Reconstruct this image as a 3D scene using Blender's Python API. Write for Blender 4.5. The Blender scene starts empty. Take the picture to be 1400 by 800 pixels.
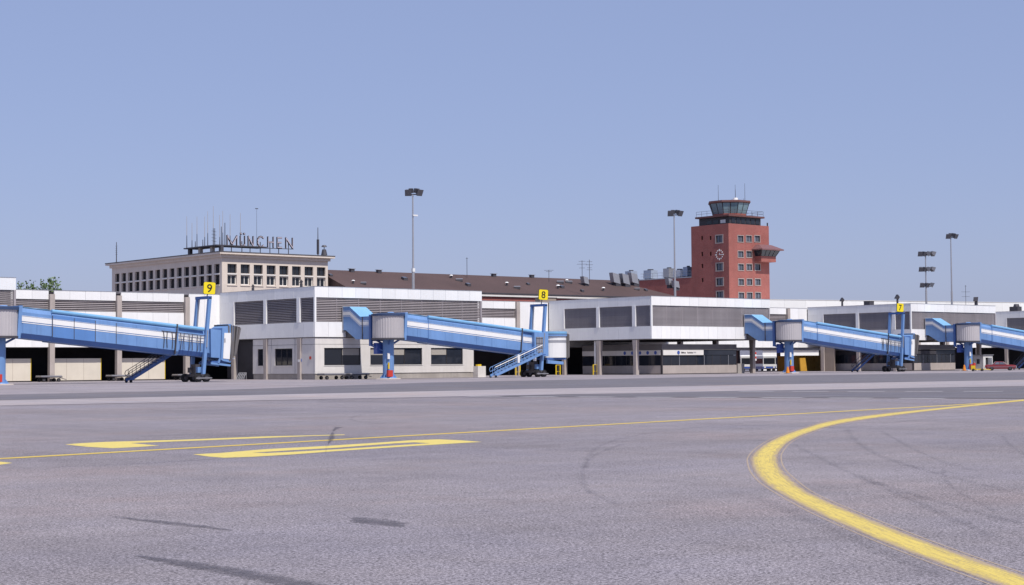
import bpy, bmesh, math, random
from mathutils import Matrix, Vector
rnd = random.Random(7)
S = bpy.context.scene
COL = S.collection
R = math.radians

# ------------------------------------------------------------------ camera
YAW, PITCH, ROLL, FOC, CH = R(40.75), R(2.449), R(-0.472), 2300.0, 1.6
fw = Vector((math.sin(YAW)*math.cos(PITCH), math.cos(YAW)*math.cos(PITCH), math.sin(PITCH)))
_r = Vector((math.cos(YAW), -math.sin(YAW), 0)); _u = _r.cross(fw)
rt = _r*math.cos(ROLL) + _u*math.sin(ROLL)
up = -_r*math.sin(ROLL) + _u*math.cos(ROLL)
cam = bpy.data.cameras.new('camera')
cam.sensor_fit = 'HORIZONTAL'; cam.sensor_width = 36; cam.lens = 36*FOC/1400
cam.clip_start = 0.1; cam.clip_end = 9000
camo = bpy.data.objects.new('camera', cam); COL.objects.link(camo)
M = Matrix.Identity(4)
for i in range(3):
    M[i][0], M[i][1], M[i][2] = rt[i], up[i], -fw[i]
M[2][3] = CH
camo.matrix_world = M
S.camera = camo
CP = Vector((0, 0, CH))
def ray(px, py): return fw*FOC + rt*(px-700) - up*(py-400)
def at_y(px, py, y): d = ray(px, py); return CP + d*(y/d.y)
def at_x(px, py, x): d = ray(px, py); return CP + d*(x/d.x)
def at_z(px, py, z=0.0): d = ray(px, py); return CP + d*((z-CH)/d.z)
def at_d(px, py, dist): return CP + ray(px, py)*(dist/FOC)

# ------------------------------------------------------------------ world, sun, exposure
SUN_EL, SUN_AZ = R(55), R(-6)          # azimuth measured from -Y towards +X
w = bpy.data.worlds.new('World'); S.world = w; w.use_nodes = True
nt = w.node_tree; nt.nodes.clear()
sky = nt.nodes.new('ShaderNodeTexSky'); sky.sky_type = 'NISHITA'; sky.sun_disc = False
sky.sun_elevation = SUN_EL; sky.sun_rotation = math.pi - SUN_AZ
sky.altitude = 500; sky.air_density = 1.0; sky.dust_density = 1.6; sky.ozone_density = 3.0
tint = nt.nodes.new('ShaderNodeMixRGB'); tint.blend_type = 'MULTIPLY'; tint.inputs[0].default_value = 1
tint.inputs[2].default_value = (1.06, 0.93, 1.10, 1)
haz = nt.nodes.new('ShaderNodeMixRGB'); haz.inputs[0].default_value = 0.45      # thin summer haze evens the sky out
haz.inputs[2].default_value = (5.75, 7.15, 11.2, 1)
bg = nt.nodes.new('ShaderNodeBackground'); bg.inputs[1].default_value = 0.080
wo = nt.nodes.new('ShaderNodeOutputWorld')
nt.links.new(sky.outputs[0], tint.inputs[1]); nt.links.new(tint.outputs[0], haz.inputs[1]); nt.links.new(haz.outputs[0], bg.inputs[0]); nt.links.new(bg.outputs[0], wo.inputs[0])
sl = bpy.data.lights.new('sun', 'SUN'); sl.energy = 4.3; sl.angle = R(0.5); sl.color = (1.0, 0.94, 0.865)
so = bpy.data.objects.new('sun', sl); COL.objects.link(so)
sd = Vector((math.sin(SUN_AZ)*math.cos(SUN_EL), -math.cos(SUN_AZ)*math.cos(SUN_EL), math.sin(SUN_EL)))
so.rotation_euler = sd.to_track_quat('Z', 'Y').to_euler(); so.location = (0, -60, 90)
S.view_settings.view_transform = 'Standard'; S.view_settings.look = 'None'
S.view_settings.exposure = 0.0; S.view_settings.gamma = 1.0

# ------------------------------------------------------------------ materials
def newmat(name):
    m = bpy.data.materials.new(name); m.use_nodes = True
    n = m.node_tree; b = n.nodes['Principled BSDF']
    return m, n, b
def N(n, t, **k):
    o = n.nodes.new(t)
    for a, v in k.items(): setattr(o, a, v)
    return o
def coords(n, sc=(1, 1, 1), kind='Object'):
    tc = N(n, 'ShaderNodeTexCoord'); mp = N(n, 'ShaderNodeMapping')
    mp.inputs['Scale'].default_value = sc
    n.links.new(tc.outputs[kind], mp.inputs['Vector']); return mp.outputs[0]
def noise(n, vec, scale, detail=4, rough=0.6):
    t = N(n, 'ShaderNodeTexNoise'); t.inputs['Scale'].default_value = scale
    t.inputs['Detail'].default_value = detail; t.inputs['Roughness'].default_value = rough
    n.links.new(vec, t.inputs['Vector']); return t.outputs['Fac']
def ramp(n, fac, stops):
    r = N(n, 'ShaderNodeValToRGB'); e = r.color_ramp.elements
    while len(e) < len(stops): e.new(0.5)
    for i, (p, c) in enumerate(stops):
        e[i].position = p; e[i].color = (c[0], c[1], c[2], 1) if hasattr(c, '__len__') else (c, c, c, 1)
    n.links.new(fac, r.inputs[0]); return r.outputs[0]
def mixc(n, fac, a, b, mode='MIX'):
    x = N(n, 'ShaderNodeMixRGB', blend_type=mode)
    for k, v in ((0, fac), (1, a), (2, b)):
        if hasattr(v, 'is_linked'): n.links.new(v, x.inputs[k])
        elif k == 0: x.inputs[0].default_value = v
        else: x.inputs[k].default_value = (v[0], v[1], v[2], 1)
    return x.outputs[0]
def bump(n, b, h, strength=0.3, dist=0.02):
    bp = N(n, 'ShaderNodeBump'); bp.inputs['Strength'].default_value = strength; bp.inputs['Distance'].default_value = dist
    n.links.new(h, bp.inputs['Height']); n.links.new(bp.outputs[0], b.inputs['Normal'])
MATS = {}
def paint(name, col, rough=0.5, var=0.10, dirt=0.18, dirtcol=None, scale=0.6, metal=0.0, streak=True, spec=0.4):
    """painted or cast surface: slow tone variation plus vertical grime streaks and a little fine relief"""
    m, n, b = newmat(name)
    v = coords(n)
    big = noise(n, v, scale, 5)
    c0 = tuple(x*(1-var) for x in col); c1 = tuple(min(1, x*(1+var)) for x in col)
    c = ramp(n, big, [(0.3, c0), (0.7, c1)])
    if dirt > 0:
        vs = coords(n, (2.2, 2.2, 0.22) if streak else (1, 1, 1))
        s = noise(n, vs, 1.3, 6, 0.7)
        f = ramp(n, s, [(0.46, 0.0), (0.78, 1.0)])
        fm = N(n, 'ShaderNodeMath', operation='MULTIPLY'); n.links.new(f, fm.inputs[0]); fm.inputs[1].default_value = dirt
        dc = dirtcol or tuple(x*0.45 for x in col)
        c = mixc(n, fm.outputs[0], c, dc)
    oi = N(n, 'ShaderNodeObjectInfo')
    jit = ramp(n, oi.outputs['Random'], [(0, 0.94), (1, 1.03)])
    c = mixc(n, 1.0, c, jit, 'MULTIPLY')
    n.links.new(c, b.inputs['Base Color'])
    b.inputs['Roughness'].default_value = rough; b.inputs['Metallic'].default_value = metal
    b.inputs['Specular IOR Level'].default_value = spec
    bump(n, b, noise(n, v, 18, 3), 0.12, 0.01)
    MATS[name] = m; return m
def glass(name, col, rough=0.06, var=0.5):
    m, n, b = newmat(name)
    oi = N(n, 'ShaderNodeObjectInfo')
    f = mixc(n, oi.outputs['Random'], tuple(x*(1-var) for x in col), tuple(x*(1+var) for x in col))
    nn = noise(n, coords(n), 0.8, 2)
    f2 = mixc(n, nn, f, tuple(x*0.7 for x in col))
    n.links.new(f2, b.inputs['Base Color']); b.inputs['Roughness'].default_value = rough
    b.inputs['Specular IOR Level'].default_value = 0.5
    bump(n, b, noise(n, coords(n), 0.9, 1), 0.05, 0.05)
    MATS[name] = m; return m

white = paint('white_panel', (0.84, 0.84, 0.83), 0.45, 0.03, 0.17, (0.52, 0.50, 0.47))
hallwhite = paint('hall_white', (0.86, 0.86, 0.84), 0.5, 0.02, 0.04)
louv = paint('louvre_grey', (0.36, 0.325, 0.335), 0.5, 0.10, 0.3, (0.18, 0.165, 0.17))
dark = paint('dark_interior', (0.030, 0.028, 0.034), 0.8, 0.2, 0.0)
louvdk = paint('louvre_dark', (0.38, 0.35, 0.37), 0.5, 0.14, 0.35, (0.22, 0.20, 0.22))
backing = paint('louvre_backing', (0.15, 0.138, 0.145), 0.7, 0.1, 0.2)
soff = paint('soffit_grey', (0.16, 0.15, 0.15), 0.8, 0.1, 0.1)
conc = paint('concrete_beige', (0.42, 0.37, 0.34), 0.85, 0.10, 0.30, (0.25, 0.22, 0.20))
pale = paint('pale_render', (0.70, 0.67, 0.635), 0.8, 0.05, 0.22, (0.42, 0.39, 0.36))
plinth = paint('plinth_grey', (0.36, 0.33, 0.30), 0.9, 0.14, 0.35)
cream = paint('cream_door', (0.70, 0.645, 0.545), 0.6, 0.05, 0.12, (0.5, 0.44, 0.36))
tan = paint('tan_wall', (0.33, 0.27, 0.22), 0.8, 0.06, 0.15)
gdark = glass('window_glass', (0.022, 0.026, 0.036))
gblue = glass('tower_glass', (0.13, 0.145, 0.18), 0.10, 0.35)
gcab = glass('cab_glass', (0.22, 0.33, 0.37), 0.08, 0.25)
towerroof = paint('tower_roof_brown', (0.15, 0.065, 0.06), 0.7, 0.1, 0.15)
pinkroof = paint('bay_roof_metal', (0.20, 0.10, 0.10), 0.5, 0.08, 0.2)
blind = paint('window_blind', (0.40, 0.37, 0.33), 0.8, 0.05, 0.05)
frame_dk = paint('dark_frame', (0.05, 0.045, 0.05), 0.5, 0.1, 0.0)
paleunit = paint('unit_pale_blue', (0.34, 0.40, 0.50), 0.5, 0.08, 0.25)
lampgrey = paint('lamp_grey', (0.15, 0.15, 0.17), 0.45, 0.1, 0.1, metal=0.3)
surround = paint('window_surround', (0.38, 0.32, 0.30), 0.7, 0.05, 0.1)
frame_w = paint('white_frame', (0.72, 0.70, 0.66), 0.5, 0.04, 0.05)
stone = paint('cream_stone', (0.70, 0.615, 0.535), 0.85, 0.05, 0.30, (0.42, 0.37, 0.34))
slate = paint('slate_roof', (0.10, 0.095, 0.10), 0.7, 0.15, 0.2)
gravel = paint('roof_gravel', (0.25, 0.24, 0.23), 0.95, 0.2, 0.1, streak=False)
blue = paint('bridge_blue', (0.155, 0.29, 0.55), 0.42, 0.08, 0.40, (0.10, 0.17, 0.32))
capdark = paint('cap_dark_blue', (0.035, 0.06, 0.13), 0.5, 0.1, 0.2)
blue_md = paint('bridge_blue_repaint', (0.10, 0.225, 0.50), 0.4, 0.06, 0.2, (0.08, 0.14, 0.30))
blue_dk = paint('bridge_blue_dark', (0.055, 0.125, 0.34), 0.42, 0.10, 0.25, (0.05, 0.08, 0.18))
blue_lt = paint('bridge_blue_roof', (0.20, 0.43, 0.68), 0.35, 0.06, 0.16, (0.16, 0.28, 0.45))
stripe = paint('stripe_white', (0.78, 0.78, 0.77), 0.45, 0.03, 0.14, (0.5, 0.5, 0.5))
drumm = paint('drum_metal', (0.53, 0.50, 0.50), 0.42, 0.05, 0.16, (0.36, 0.34, 0.34), metal=0.25)
rubber = paint('black_rubber', (0.018, 0.018, 0.02), 0.85, 0.2, 0.0)
steel = paint('dark_steel', (0.09, 0.085, 0.095), 0.5, 0.15, 0.2, metal=0.4)
grey = paint('light_grey_metal', (0.42, 0.42, 0.44), 0.4, 0.06, 0.2, metal=0.5)
bellow = paint('bellows_canvas', (0.13, 0.122, 0.125), 0.9, 0.18, 0.35, (0.12, 0.105, 0.10))
yel = paint('sign_yellow', (0.88, 0.70, 0.015), 0.4, 0.02, 0.03)
yel2 = paint('guard_yellow', (0.72, 0.50, 0.02), 0.5, 0.08, 0.15)
blk = paint('sign_black', (0.015, 0.012, 0.012), 0.5, 0.0, 0.0)
red = paint('signal_red', (0.55, 0.05, 0.035), 0.45, 0.08, 0.1)
maroon = paint('car_maroon', (0.21, 0.028, 0.035), 0.25, 0.05, 0.05, spec=0.6)
chrome = paint('chrome', (0.7, 0.7, 0.72), 0.18, 0.02, 0.0, metal=0.9)
orange = paint('amber_sheet', (0.50, 0.27, 0.035), 0.6, 0.12, 0.25)
orange2 = paint('cone_orange', (0.75, 0.25, 0.02), 0.5, 0.05, 0.1)
busblue = paint('bus_blue', (0.05, 0.10, 0.36), 0.35, 0.05, 0.05)
neon = paint('letter_face', (0.56, 0.50, 0.56), 0.5, 0.05, 0.1)
bark = paint('tree_bark', (0.11, 0.08, 0.055), 0.9, 0.2, 0.2)

def brickmat(name, c1, c2, mortar, sc):
    m, n, b = newmat(name)
    tc = N(n, 'ShaderNodeTexCoord')
    geo = N(n, 'ShaderNodeNewGeometry')
    sp = N(n, 'ShaderNodeSeparateXYZ'); n.links.new(tc.outputs['Object'], sp.inputs[0])
    ad = N(n, 'ShaderNodeMath', operation='ADD'); n.links.new(sp.outputs[0], ad.inputs[0]); n.links.new(sp.outputs[1], ad.inputs[1])
    cb = N(n, 'ShaderNodeCombineXYZ'); n.links.new(ad.outputs[0], cb.inputs[0]); n.links.new(sp.outputs[2], cb.inputs[1])
    br = N(n, 'ShaderNodeTexBrick'); n.links.new(cb.outputs[0], br.inputs['Vector'])
    br.inputs['Color1'].default_value = (*c1, 1); br.inputs['Color2'].default_value = (*c2, 1); br.inputs['Mortar'].default_value = (*mortar, 1)
    br.inputs['Scale'].default_value = sc; br.inputs['Mortar Size'].default_value = 0.012
    br.inputs['Brick Width'].default_value = 0.5; br.inputs['Row Height'].default_value = 0.16
    big = noise(n, tc.outputs['Object'], 0.25, 6, 0.65)
    t = ramp(n, big, [(0.3, 0.82), (0.7, 1.1)])
    c = mixc(n, 1.0, br.outputs['Color'], t, 'MULTIPLY')
    st = coords(n, (1.5, 1.5, 0.12))
    s = ramp(n, noise(n, st, 1.0, 5, 0.7), [(0.5, 0.0), (0.85, 0.35)])
    c = mixc(n, s, c, tuple(x*0.5 for x in c1))
    n.links.new(c, b.inputs['Base Color']); b.inputs['Roughness'].default_value = 0.9
    bump(n, b, br.outputs['Fac'], -0.2, 0.01)
    MATS[name] = m; return m
brick = brickmat('red_brick', (0.355, 0.105, 0.088), (0.295, 0.083, 0.070), (0.34, 0.19, 0.16), 2.0)
def tilemat():
    m, n, b = newmat('brown_roof_tile')
    v = coords(n)
    wv = N(n, 'ShaderNodeTexWave', wave_type='BANDS', bands_direction='Y'); n.links.new(v, wv.inputs[0])
    wv.inputs['Scale'].default_value = 0.9; wv.inputs['Distortion'].default_value = 1.0; wv.inputs['Detail'].default_value = 2
    fine = noise(n, coords(n, (3, 1.2, 1)), 2.5, 5, 0.7)
    big = noise(n, v, 0.12, 5, 0.6)
    c = ramp(n, fine, [(0.3, (0.066, 0.040, 0.038)), (0.7, (0.098, 0.060, 0.056))])
    c = mixc(n, 1.0, c, ramp(n, big, [(0.3, 0.85), (0.75, 1.15)]), 'MULTIPLY')
    n.links.new(c, b.inputs['Base Color']); b.inputs['Roughness'].default_value = 0.85
    bump(n, b, wv.outputs['Fac'], 0.4, 0.05)
    return m
tile = tilemat()

def groundmat(name, c0, c1, speck=0.5, big_sc=0.05, streakdir=None, crack=True):
    m, n, b = newmat(name)
    v = coords(n)
    a = noise(n, v, big_sc, 6, 0.62)
    mid = noise(n, v, 0.7, 5, 0.65)
    fine = noise(n, v, 38, 3, 0.75)
    grain = noise(n, v, 110, 2, 0.7)
    c = ramp(n, a, [(0.32, c0), (0.68, c1)])
    c = mixc(n, 1.0, c, ramp(n, mid, [(0.3, 0.90), (0.7, 1.08)]), 'MULTIPLY')
    c = mixc(n, 1.0, c, ramp(n, fine, [(0.33, 1-0.55*speck), (0.5, 1.0), (0.68, 1+0.55*speck)]), 'MULTIPLY')
    c = mixc(n, 1.0, c, ramp(n, grain, [(0.35, 1-0.35*speck), (0.65, 1+0.35*speck)]), 'MULTIPLY')
    chip = N(n, 'ShaderNodeTexVoronoi'); chip.inputs['Scale'].default_value = 48; n.links.new(v, chip.inputs['Vector'])
    cs = N(n, 'ShaderNodeSeparateXYZ'); n.links.new(chip.outputs['Color'], cs.inputs[0])
    c = mixc(n, 1.0, c, ramp(n, cs.outputs[0], [(0.0, 1-0.42*speck), (0.22, 0.98), (0.8, 1.02), (1.0, 1+0.30*speck)]), 'MULTIPLY')
    tuft = noise(n, v, 9, 4, 0.7)
    c = mixc(n, 1.0, c, ramp(n, tuft, [(0.3, 1-0.06*speck), (0.7, 1+0.05*speck)]), 'MULTIPLY')
    # long faint sweeps left by tyres and the paving machine
    st = coords(n, (0.05, 0.9, 1)); s = noise(n, st, 1.0, 5, 0.6)
    c = mixc(n, 1.0, c, ramp(n, s, [(0.35, 0.93), (0.65, 1.05)]), 'MULTIPLY')
    hue = noise(n, v, 0.13, 5, 0.7)
    c = mixc(n, 1.0, c, ramp(n, hue, [(0.34, (0.95, 0.97, 1.03)), (0.52, (1, 1, 1)), (0.68, (1.07, 1.0, 0.955))]), 'MULTIPLY')
    sweep = noise(n, coords(n, (0.35, 0.045, 1)), 1.0, 6, 0.68)
    c = mixc(n, 1.0, c, ramp(n, sweep, [(0.34, 0.87), (0.5, 1.0), (0.7, 1.07)]), 'MULTIPLY')
    if crack:
        stain = ramp(n, noise(n, v, 0.22, 7, 0.72), [(0.55, 0.0), (0.78, 0.45)])
        c = mixc(n, stain, c, tuple(x*0.62 for x in c0))
    n.links.new(c, b.inputs['Base Color']); b.inputs['Roughness'].default_value = 0.88
    b.inputs['Specular IOR Level'].default_value = 0.25
    bump(n, b, fine, 0.35, 0.012)
    return m
asphalt = groundmat('apron_asphalt', (0.228, 0.206, 0.222), (0.280, 0.252, 0.266), 1.35)
strip_dark = groundmat('dark_asphalt', (0.150, 0.142, 0.158), (0.182, 0.170, 0.185), 0.4, 0.08)
strip_light = groundmat('concrete_strip', (0.335, 0.302, 0.312), (0.385, 0.345, 0.35), 0.35, 0.06)
near_pave = groundmat('stand_concrete', (0.265, 0.24, 0.25), (0.335, 0.30, 0.315), 0.4, 0.09)

def decal(name, col, dens, edge, scale=6.0, rim=None, stretch=(1, 1, 1)):
    """thin paint or rubber film whose coverage breaks up towards its edges (UV v runs across)"""
    m, n, b = newmat(name)
    uv = N(n, 'ShaderNodeUVMap'); sp = N(n, 'ShaderNodeSeparateXYZ'); n.links.new(uv.outputs[0], sp.inputs[0])
    d = N(n, 'ShaderNodeMath', operation='SUBTRACT'); n.links.new(sp.outputs[1], d.inputs[0]); d.inputs[1].default_value = 0.5
    ab = N(n, 'ShaderNodeMath', operation='ABSOLUTE'); n.links.new(d.outputs[0], ab.inputs[0])
    prof = ramp(n, ab.outputs[0], edge)
    nz = noise(n, coords(n, stretch), scale, 6, 0.75)
    nz2 = noise(n, coords(n), 30, 3, 0.7)
    sm = N(n, 'ShaderNodeMath', operation='ADD'); n.links.new(nz, sm.inputs[0]); n.links.new(nz2, sm.inputs[1])
    hv = N(n, 'ShaderNodeMath', operation='MULTIPLY_ADD'); n.links.new(sm.outputs[0], hv.inputs[0]); hv.inputs[1].default_value = 0.5
    n.links.new(prof, hv.inputs[2])
    al = ramp(n, hv.outputs[0], [(0.80, 0.0), (0.98, dens)])
    c = mixc(n, nz, tuple(x*0.88 for x in col), tuple(min(1, x*1.1) for x in col))
    if rim:
        rm = ramp(n, ab.outputs[0], [(0.33, 0.0), (0.42, 1.0)])
        c = mixc(n, rm, c, rim)
    n.links.new(c, b.inputs['Base Color']); b.inputs['Roughness'].default_value = 0.75
    n.links.new(al, b.inputs['Alpha'])
    return m
def wornline(name, col, old):
    """broad line repainted many times: solid core, rubbed edges in the older tint, hairline rims of the first coat"""
    m, n, b = newmat(name)
    uv = N(n, 'ShaderNodeUVMap'); sp = N(n, 'ShaderNodeSeparateXYZ'); n.links.new(uv.outputs[0], sp.inputs[0])
    mp = N(n, 'ShaderNodeMapping'); mp.inputs['Scale'].default_value = (0.9, 9.0, 1.0); n.links.new(uv.outputs[0], mp.inputs['Vector'])
    d = N(n, 'ShaderNodeMath', operation='SUBTRACT'); n.links.new(sp.outputs[1], d.inputs[0]); d.inputs[1].default_value = 0.5
    ab = N(n, 'ShaderNodeMath', operation='ABSOLUTE'); n.links.new(d.outputs[0], ab.inputs[0])
    st = noise(n, mp.outputs[0], 1.6, 7, 0.75); gr = noise(n, coords(n), 32, 3, 0.75); bl = noise(n, coords(n), 1.1, 4, 0.6)
    def add(a, k, o):
        h = N(n, 'ShaderNodeMath', operation='MULTIPLY_ADD'); n.links.new(a, h.inputs[0]); h.inputs[1].default_value = k; n.links.new(o, h.inputs[2]); return h.outputs[0]
    core = ramp(n, ab.outputs[0], [(0.0, 0.52), (0.18, 0.45), (0.28, 0.28), (0.40, 0.0)])
    k1 = add(bl, 0.30, add(gr, 0.80, add(st, 0.90, core)))
    k1h = N(n, 'ShaderNodeMath', operation='MULTIPLY'); n.links.new(k1, k1h.inputs[0]); k1h.inputs[1].default_value = 0.6
    yellow = ramp(n, k1h.outputs[0], [(0.68, 0.0), (0.79, 0.65), (0.90, 1.0)])
    edge = ramp(n, ab.outputs[0], [(0.0, 0.7), (0.30, 0.60), (0.41, 0.22), (0.44, 0.10), (0.450, 0.72), (0.478, 0.72), (0.49, 0.0)])
    k2 = add(gr, 0.40, add(st, 0.45, edge))
    film = ramp(n, k2, [(0.60, 0.0), (1.0, 0.75)])
    al = N(n, 'ShaderNodeMath', operation='MAXIMUM'); n.links.new(yellow, al.inputs[0]); n.links.new(film, al.inputs[1])
    tone = mixc(n, st, tuple(x*0.80 for x in col), tuple(min(1, x*1.12) for x in col))
    c = mixc(n, yellow, old, tone)
    n.links.new(c, b.inputs['Base Color']); b.inputs['Roughness'].default_value = 0.75; n.links.new(al.outputs[0], b.inputs['Alpha'])
    bump(n, b, gr, 0.3, 0.01)
    return m
paint_y = wornline('worn_yellow', (0.68, 0.53, 0.12), (0.50, 0.385, 0.28))
paint_y2 = decal('line_yellow', (0.70, 0.52, 0.07), 0.95, [(0.0, 0.60), (0.42, 0.55), (0.5, 0.40)], 3.0)
paint_w = decal('line_white', (0.62, 0.60, 0.62), 0.85, [(0.0, 0.55), (0.5, 0.42)], 2.0)
skidm = decal('tyre_rubber', (0.10, 0.092, 0.11), 0.55, [(0.0, 0.47), (0.25, 0.40), (0.5, 0.10)], 4.0)
skidf = decal('faint_rubber', (0.16, 0.15, 0.17), 0.26, [(0.0, 0.40), (0.3, 0.30), (0.5, 0.0)], 1.2)
def solidpaint(name, col):
    m, n, b = newmat(name)
    v = coords(n); f = noise(n, v, 9, 6, 0.75)
    c = ramp(n, f, [(0.30, tuple(x*0.82 for x in col)), (0.55, col)])
    n.links.new(c, b.inputs['Base Color']); b.inputs['Roughness'].default_value = 0.75
    return m
mark_y = solidpaint('marking_yellow', (0.70, 0.565, 0.15))

# ------------------------------------------------------------------ mesh helpers
class MB:
    def __init__(s): s.v = []; s.f = []
    def add(s, vs, fs):
        o = len(s.v); s.v += [tuple(v) for v in vs]; s.f += [tuple(o+i for i in f) for f in fs]; return s
    def box(s, x0, x1, y0, y1, z0, z1):
        return s.add([(x0,y0,z0),(x1,y0,z0),(x1,y1,z0),(x0,y1,z0),(x0,y0,z1),(x1,y0,z1),(x1,y1,z1),(x0,y1,z1)],
                     [(0,3,2,1),(4,5,6,7),(0,1,5,4),(1,2,6,5),(2,3,7,6),(3,0,4,7)])
    def prism(s, pts, axis, a0, a1):
        n = len(pts)
        def P(p, a): return {'x': (a, p[0], p[1]), 'y': (p[0], a, p[1]), 'z': (p[0], p[1], a)}[axis]
        return s.add([P(p, a0) for p in pts]+[P(p, a1) for p in pts],
                     [tuple(range(n))[::-1], tuple(range(n, 2*n))]+[(i, (i+1) % n, n+(i+1) % n, n+i) for i in range(n)])
    def loft(s, rings, cap=True):
        n = len(rings[0]); o = len(s.v)
        s.v += [tuple(p) for r in rings for p in r]
        for k in range(len(rings)-1):
            for i in range(n):
                a = o+k*n+i; b = o+k*n+(i+1) % n
                s.f.append((a, b, b+n, a+n))
        if cap:
            s.f.append(tuple(o+i for i in range(n))[::-1]); s.f.append(tuple(o+(len(rings)-1)*n+i for i in range(n)))
        return s
    def cyl(s, cx, cy, z0, z1, r0, r1=None, n=20, rot=0.0):
        r1 = r0 if r1 is None else r1
        A = [rot+2*math.pi*i/n for i in range(n)]
        return s.loft([[(cx+r*math.cos(a), cy+r*math.sin(a), z) for a in A] for r, z in ((r0, z0), (r1, z1))])
    def tube(s, p, q, r, r2=None, n=6):
        p = Vector(p); q = Vector(q); d = (q-p).normalized()
        a = d.cross(Vector((0, 0, 1)) if abs(d.z) < 0.95 else Vector((1, 0, 0))).normalized(); b = d.cross(a)
        r2 = r if r2 is None else r2
        return s.loft([[c+a*rr*math.cos(2*math.pi*i/n)+b*rr*math.sin(2*math.pi*i/n) for i in range(n)] for c, rr in ((p, r), (q, r2))])
    def beam(s, p, q, wd, h):
        p = Vector(p); q = Vector(q); d = (q-p).normalized()
        a = d.cross(Vector((0, 0, 1)) if abs(d.z) < 0.95 else Vector((0, 1, 0))).normalized(); b = a.cross(d)
        return s.loft([[c+a*i*wd/2+b*j*h/2 for i, j in ((-1,-1),(1,-1),(1,1),(-1,1))] for c in (p, q)])
    def build(s, name, mat, parent=None, loc=(0, 0, 0), smooth=False, kind=None, label=None):
        me = bpy.data.meshes.new(name); me.from_pydata(s.v, [], s.f)
        bm = bmesh.new(); bm.from_mesh(me); bmesh.ops.recalc_face_normals(bm, faces=bm.faces); bm.to_mesh(me); bm.free()
        me.materials.append(mat)
        if smooth:
            for p in me.polygons: p.use_smooth = len(p.vertices) == 4
        o = bpy.data.objects.new(name, me); COL.objects.link(o); o.location = loc
        if parent: o.parent = parent
        if kind: o['kind'] = kind
        if label: o['label'] = label
        return o
def B(*a): return MB().box(*a)
def inst(o, loc, parent=None):
    c = o.copy(); COL.objects.link(c); c.location = loc; c.parent = parent if parent else o.parent
    for ch in list(o.children):
        d = ch.copy(); COL.objects.link(d); d.parent = c
    return c
def thing(name, label, cat, loc=(0, 0, 0), rz=0, group=None):
    o = bpy.data.objects.new(name, None); COL.objects.link(o); o.empty_display_size = 0.3
    o.location = loc; o.rotation_euler = (0, 0, rz); tag(o, label, cat, group); return o
def tag(o, label, cat, group=None):
    o['label'] = label; o['category'] = cat
    if group: o['group'] = group
    return o
def ctree(o, parent=None, loc=None):
    c = o.copy(); COL.objects.link(c); c.parent = parent
    if loc is not None: c.location = loc
    for ch in list(o.children): ctree(ch, c)
    return c
ORD = ['first','second','third','fourth','fifth','sixth','seventh','eighth','ninth','tenth','eleventh','twelfth','thirteenth','fourteenth','fifteenth','sixteenth']
def text_mesh(body, wd, h, ext, off=0.0):
    cu = bpy.data.curves.new('text', 'FONT'); cu.body = body; cu.extrude = 0.5; cu.offset = off; cu.resolution_u = 4
    o = bpy.data.objects.new('text', cu); COL.objects.link(o)
    dg = bpy.context.evaluated_depsgraph_get(); dg.update()
    me = bpy.data.meshes.new_from_object(o.evaluated_get(dg)); bpy.data.objects.remove(o)
    xs = [v.co.x for v in me.vertices]; ys = [v.co.y for v in me.vertices]
    x0, x1, y0, y1 = min(xs), max(xs), min(ys), max(ys)
    for v in me.vertices:
        v.co = Vector(((v.co.x-(x0+x1)/2)/(x1-x0)*wd, -v.co.z/0.5*ext, (v.co.y-y0)/(y1-y0)*h))
    return me
def text_obj(name, body, wd, h, ext, mat, parent, loc, off=0.0):
    me = text_mesh(body, wd, h, ext, off); me.name = name; me.materials.clear(); me.materials.append(mat)
    o = bpy.data.objects.new(name, me); COL.objects.link(o); o.parent = parent; o.location = loc; return o

# ------------------------------------------------------------------ ground
def sheet(name, pts, z, mat, kind='structure'):
    me = bpy.data.meshes.new(name); me.from_pydata([(p[0], p[1], z) for p in pts], [], [tuple(range(len(pts)))])
    me.materials.append(mat); o = bpy.data.objects.new(name, me); COL.objects.link(o)
    bm = bmesh.new(); bm.from_mesh(me)
    for f in bm.faces:
        if f.normal.z < 0: f.normal_flip()
    bm.to_mesh(me); bm.free()
    if kind: o['kind'] = kind
    return o
def g2(px, py): p = at_z(px, py, 0); return (p.x, p.y)
sheet('ground', [(-3000, -3000), (3000, -3000), (3000, 3000), (-3000, 3000)], 0, asphalt)
sheet('stand_pavement', [(-60, 83), (28, 81.8), (72, 82.6), (121, 77.4), (330, 57), (520, 57), (520, 260), (-60, 260)], 0.004, near_pave)
sheet('taxi_lane', [(-60, 98), (30, 97), (60, 101), (95, 122), (150, 132), (199, 128), (330, 110), (330, 56), (121, 76.9), (72, 82.1), (28, 81.3), (-60, 82.5)], 0.008, strip_dark)
sheet('concrete_strip', [(-60, 82), (28, 80.8), (72, 81.6), (121, 76.4), (330, 55.5), (330, 18), (92, 58.3), (60, 65.2), (30.6, 69.4), (-60, 77)], 0.012, strip_light)

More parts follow.
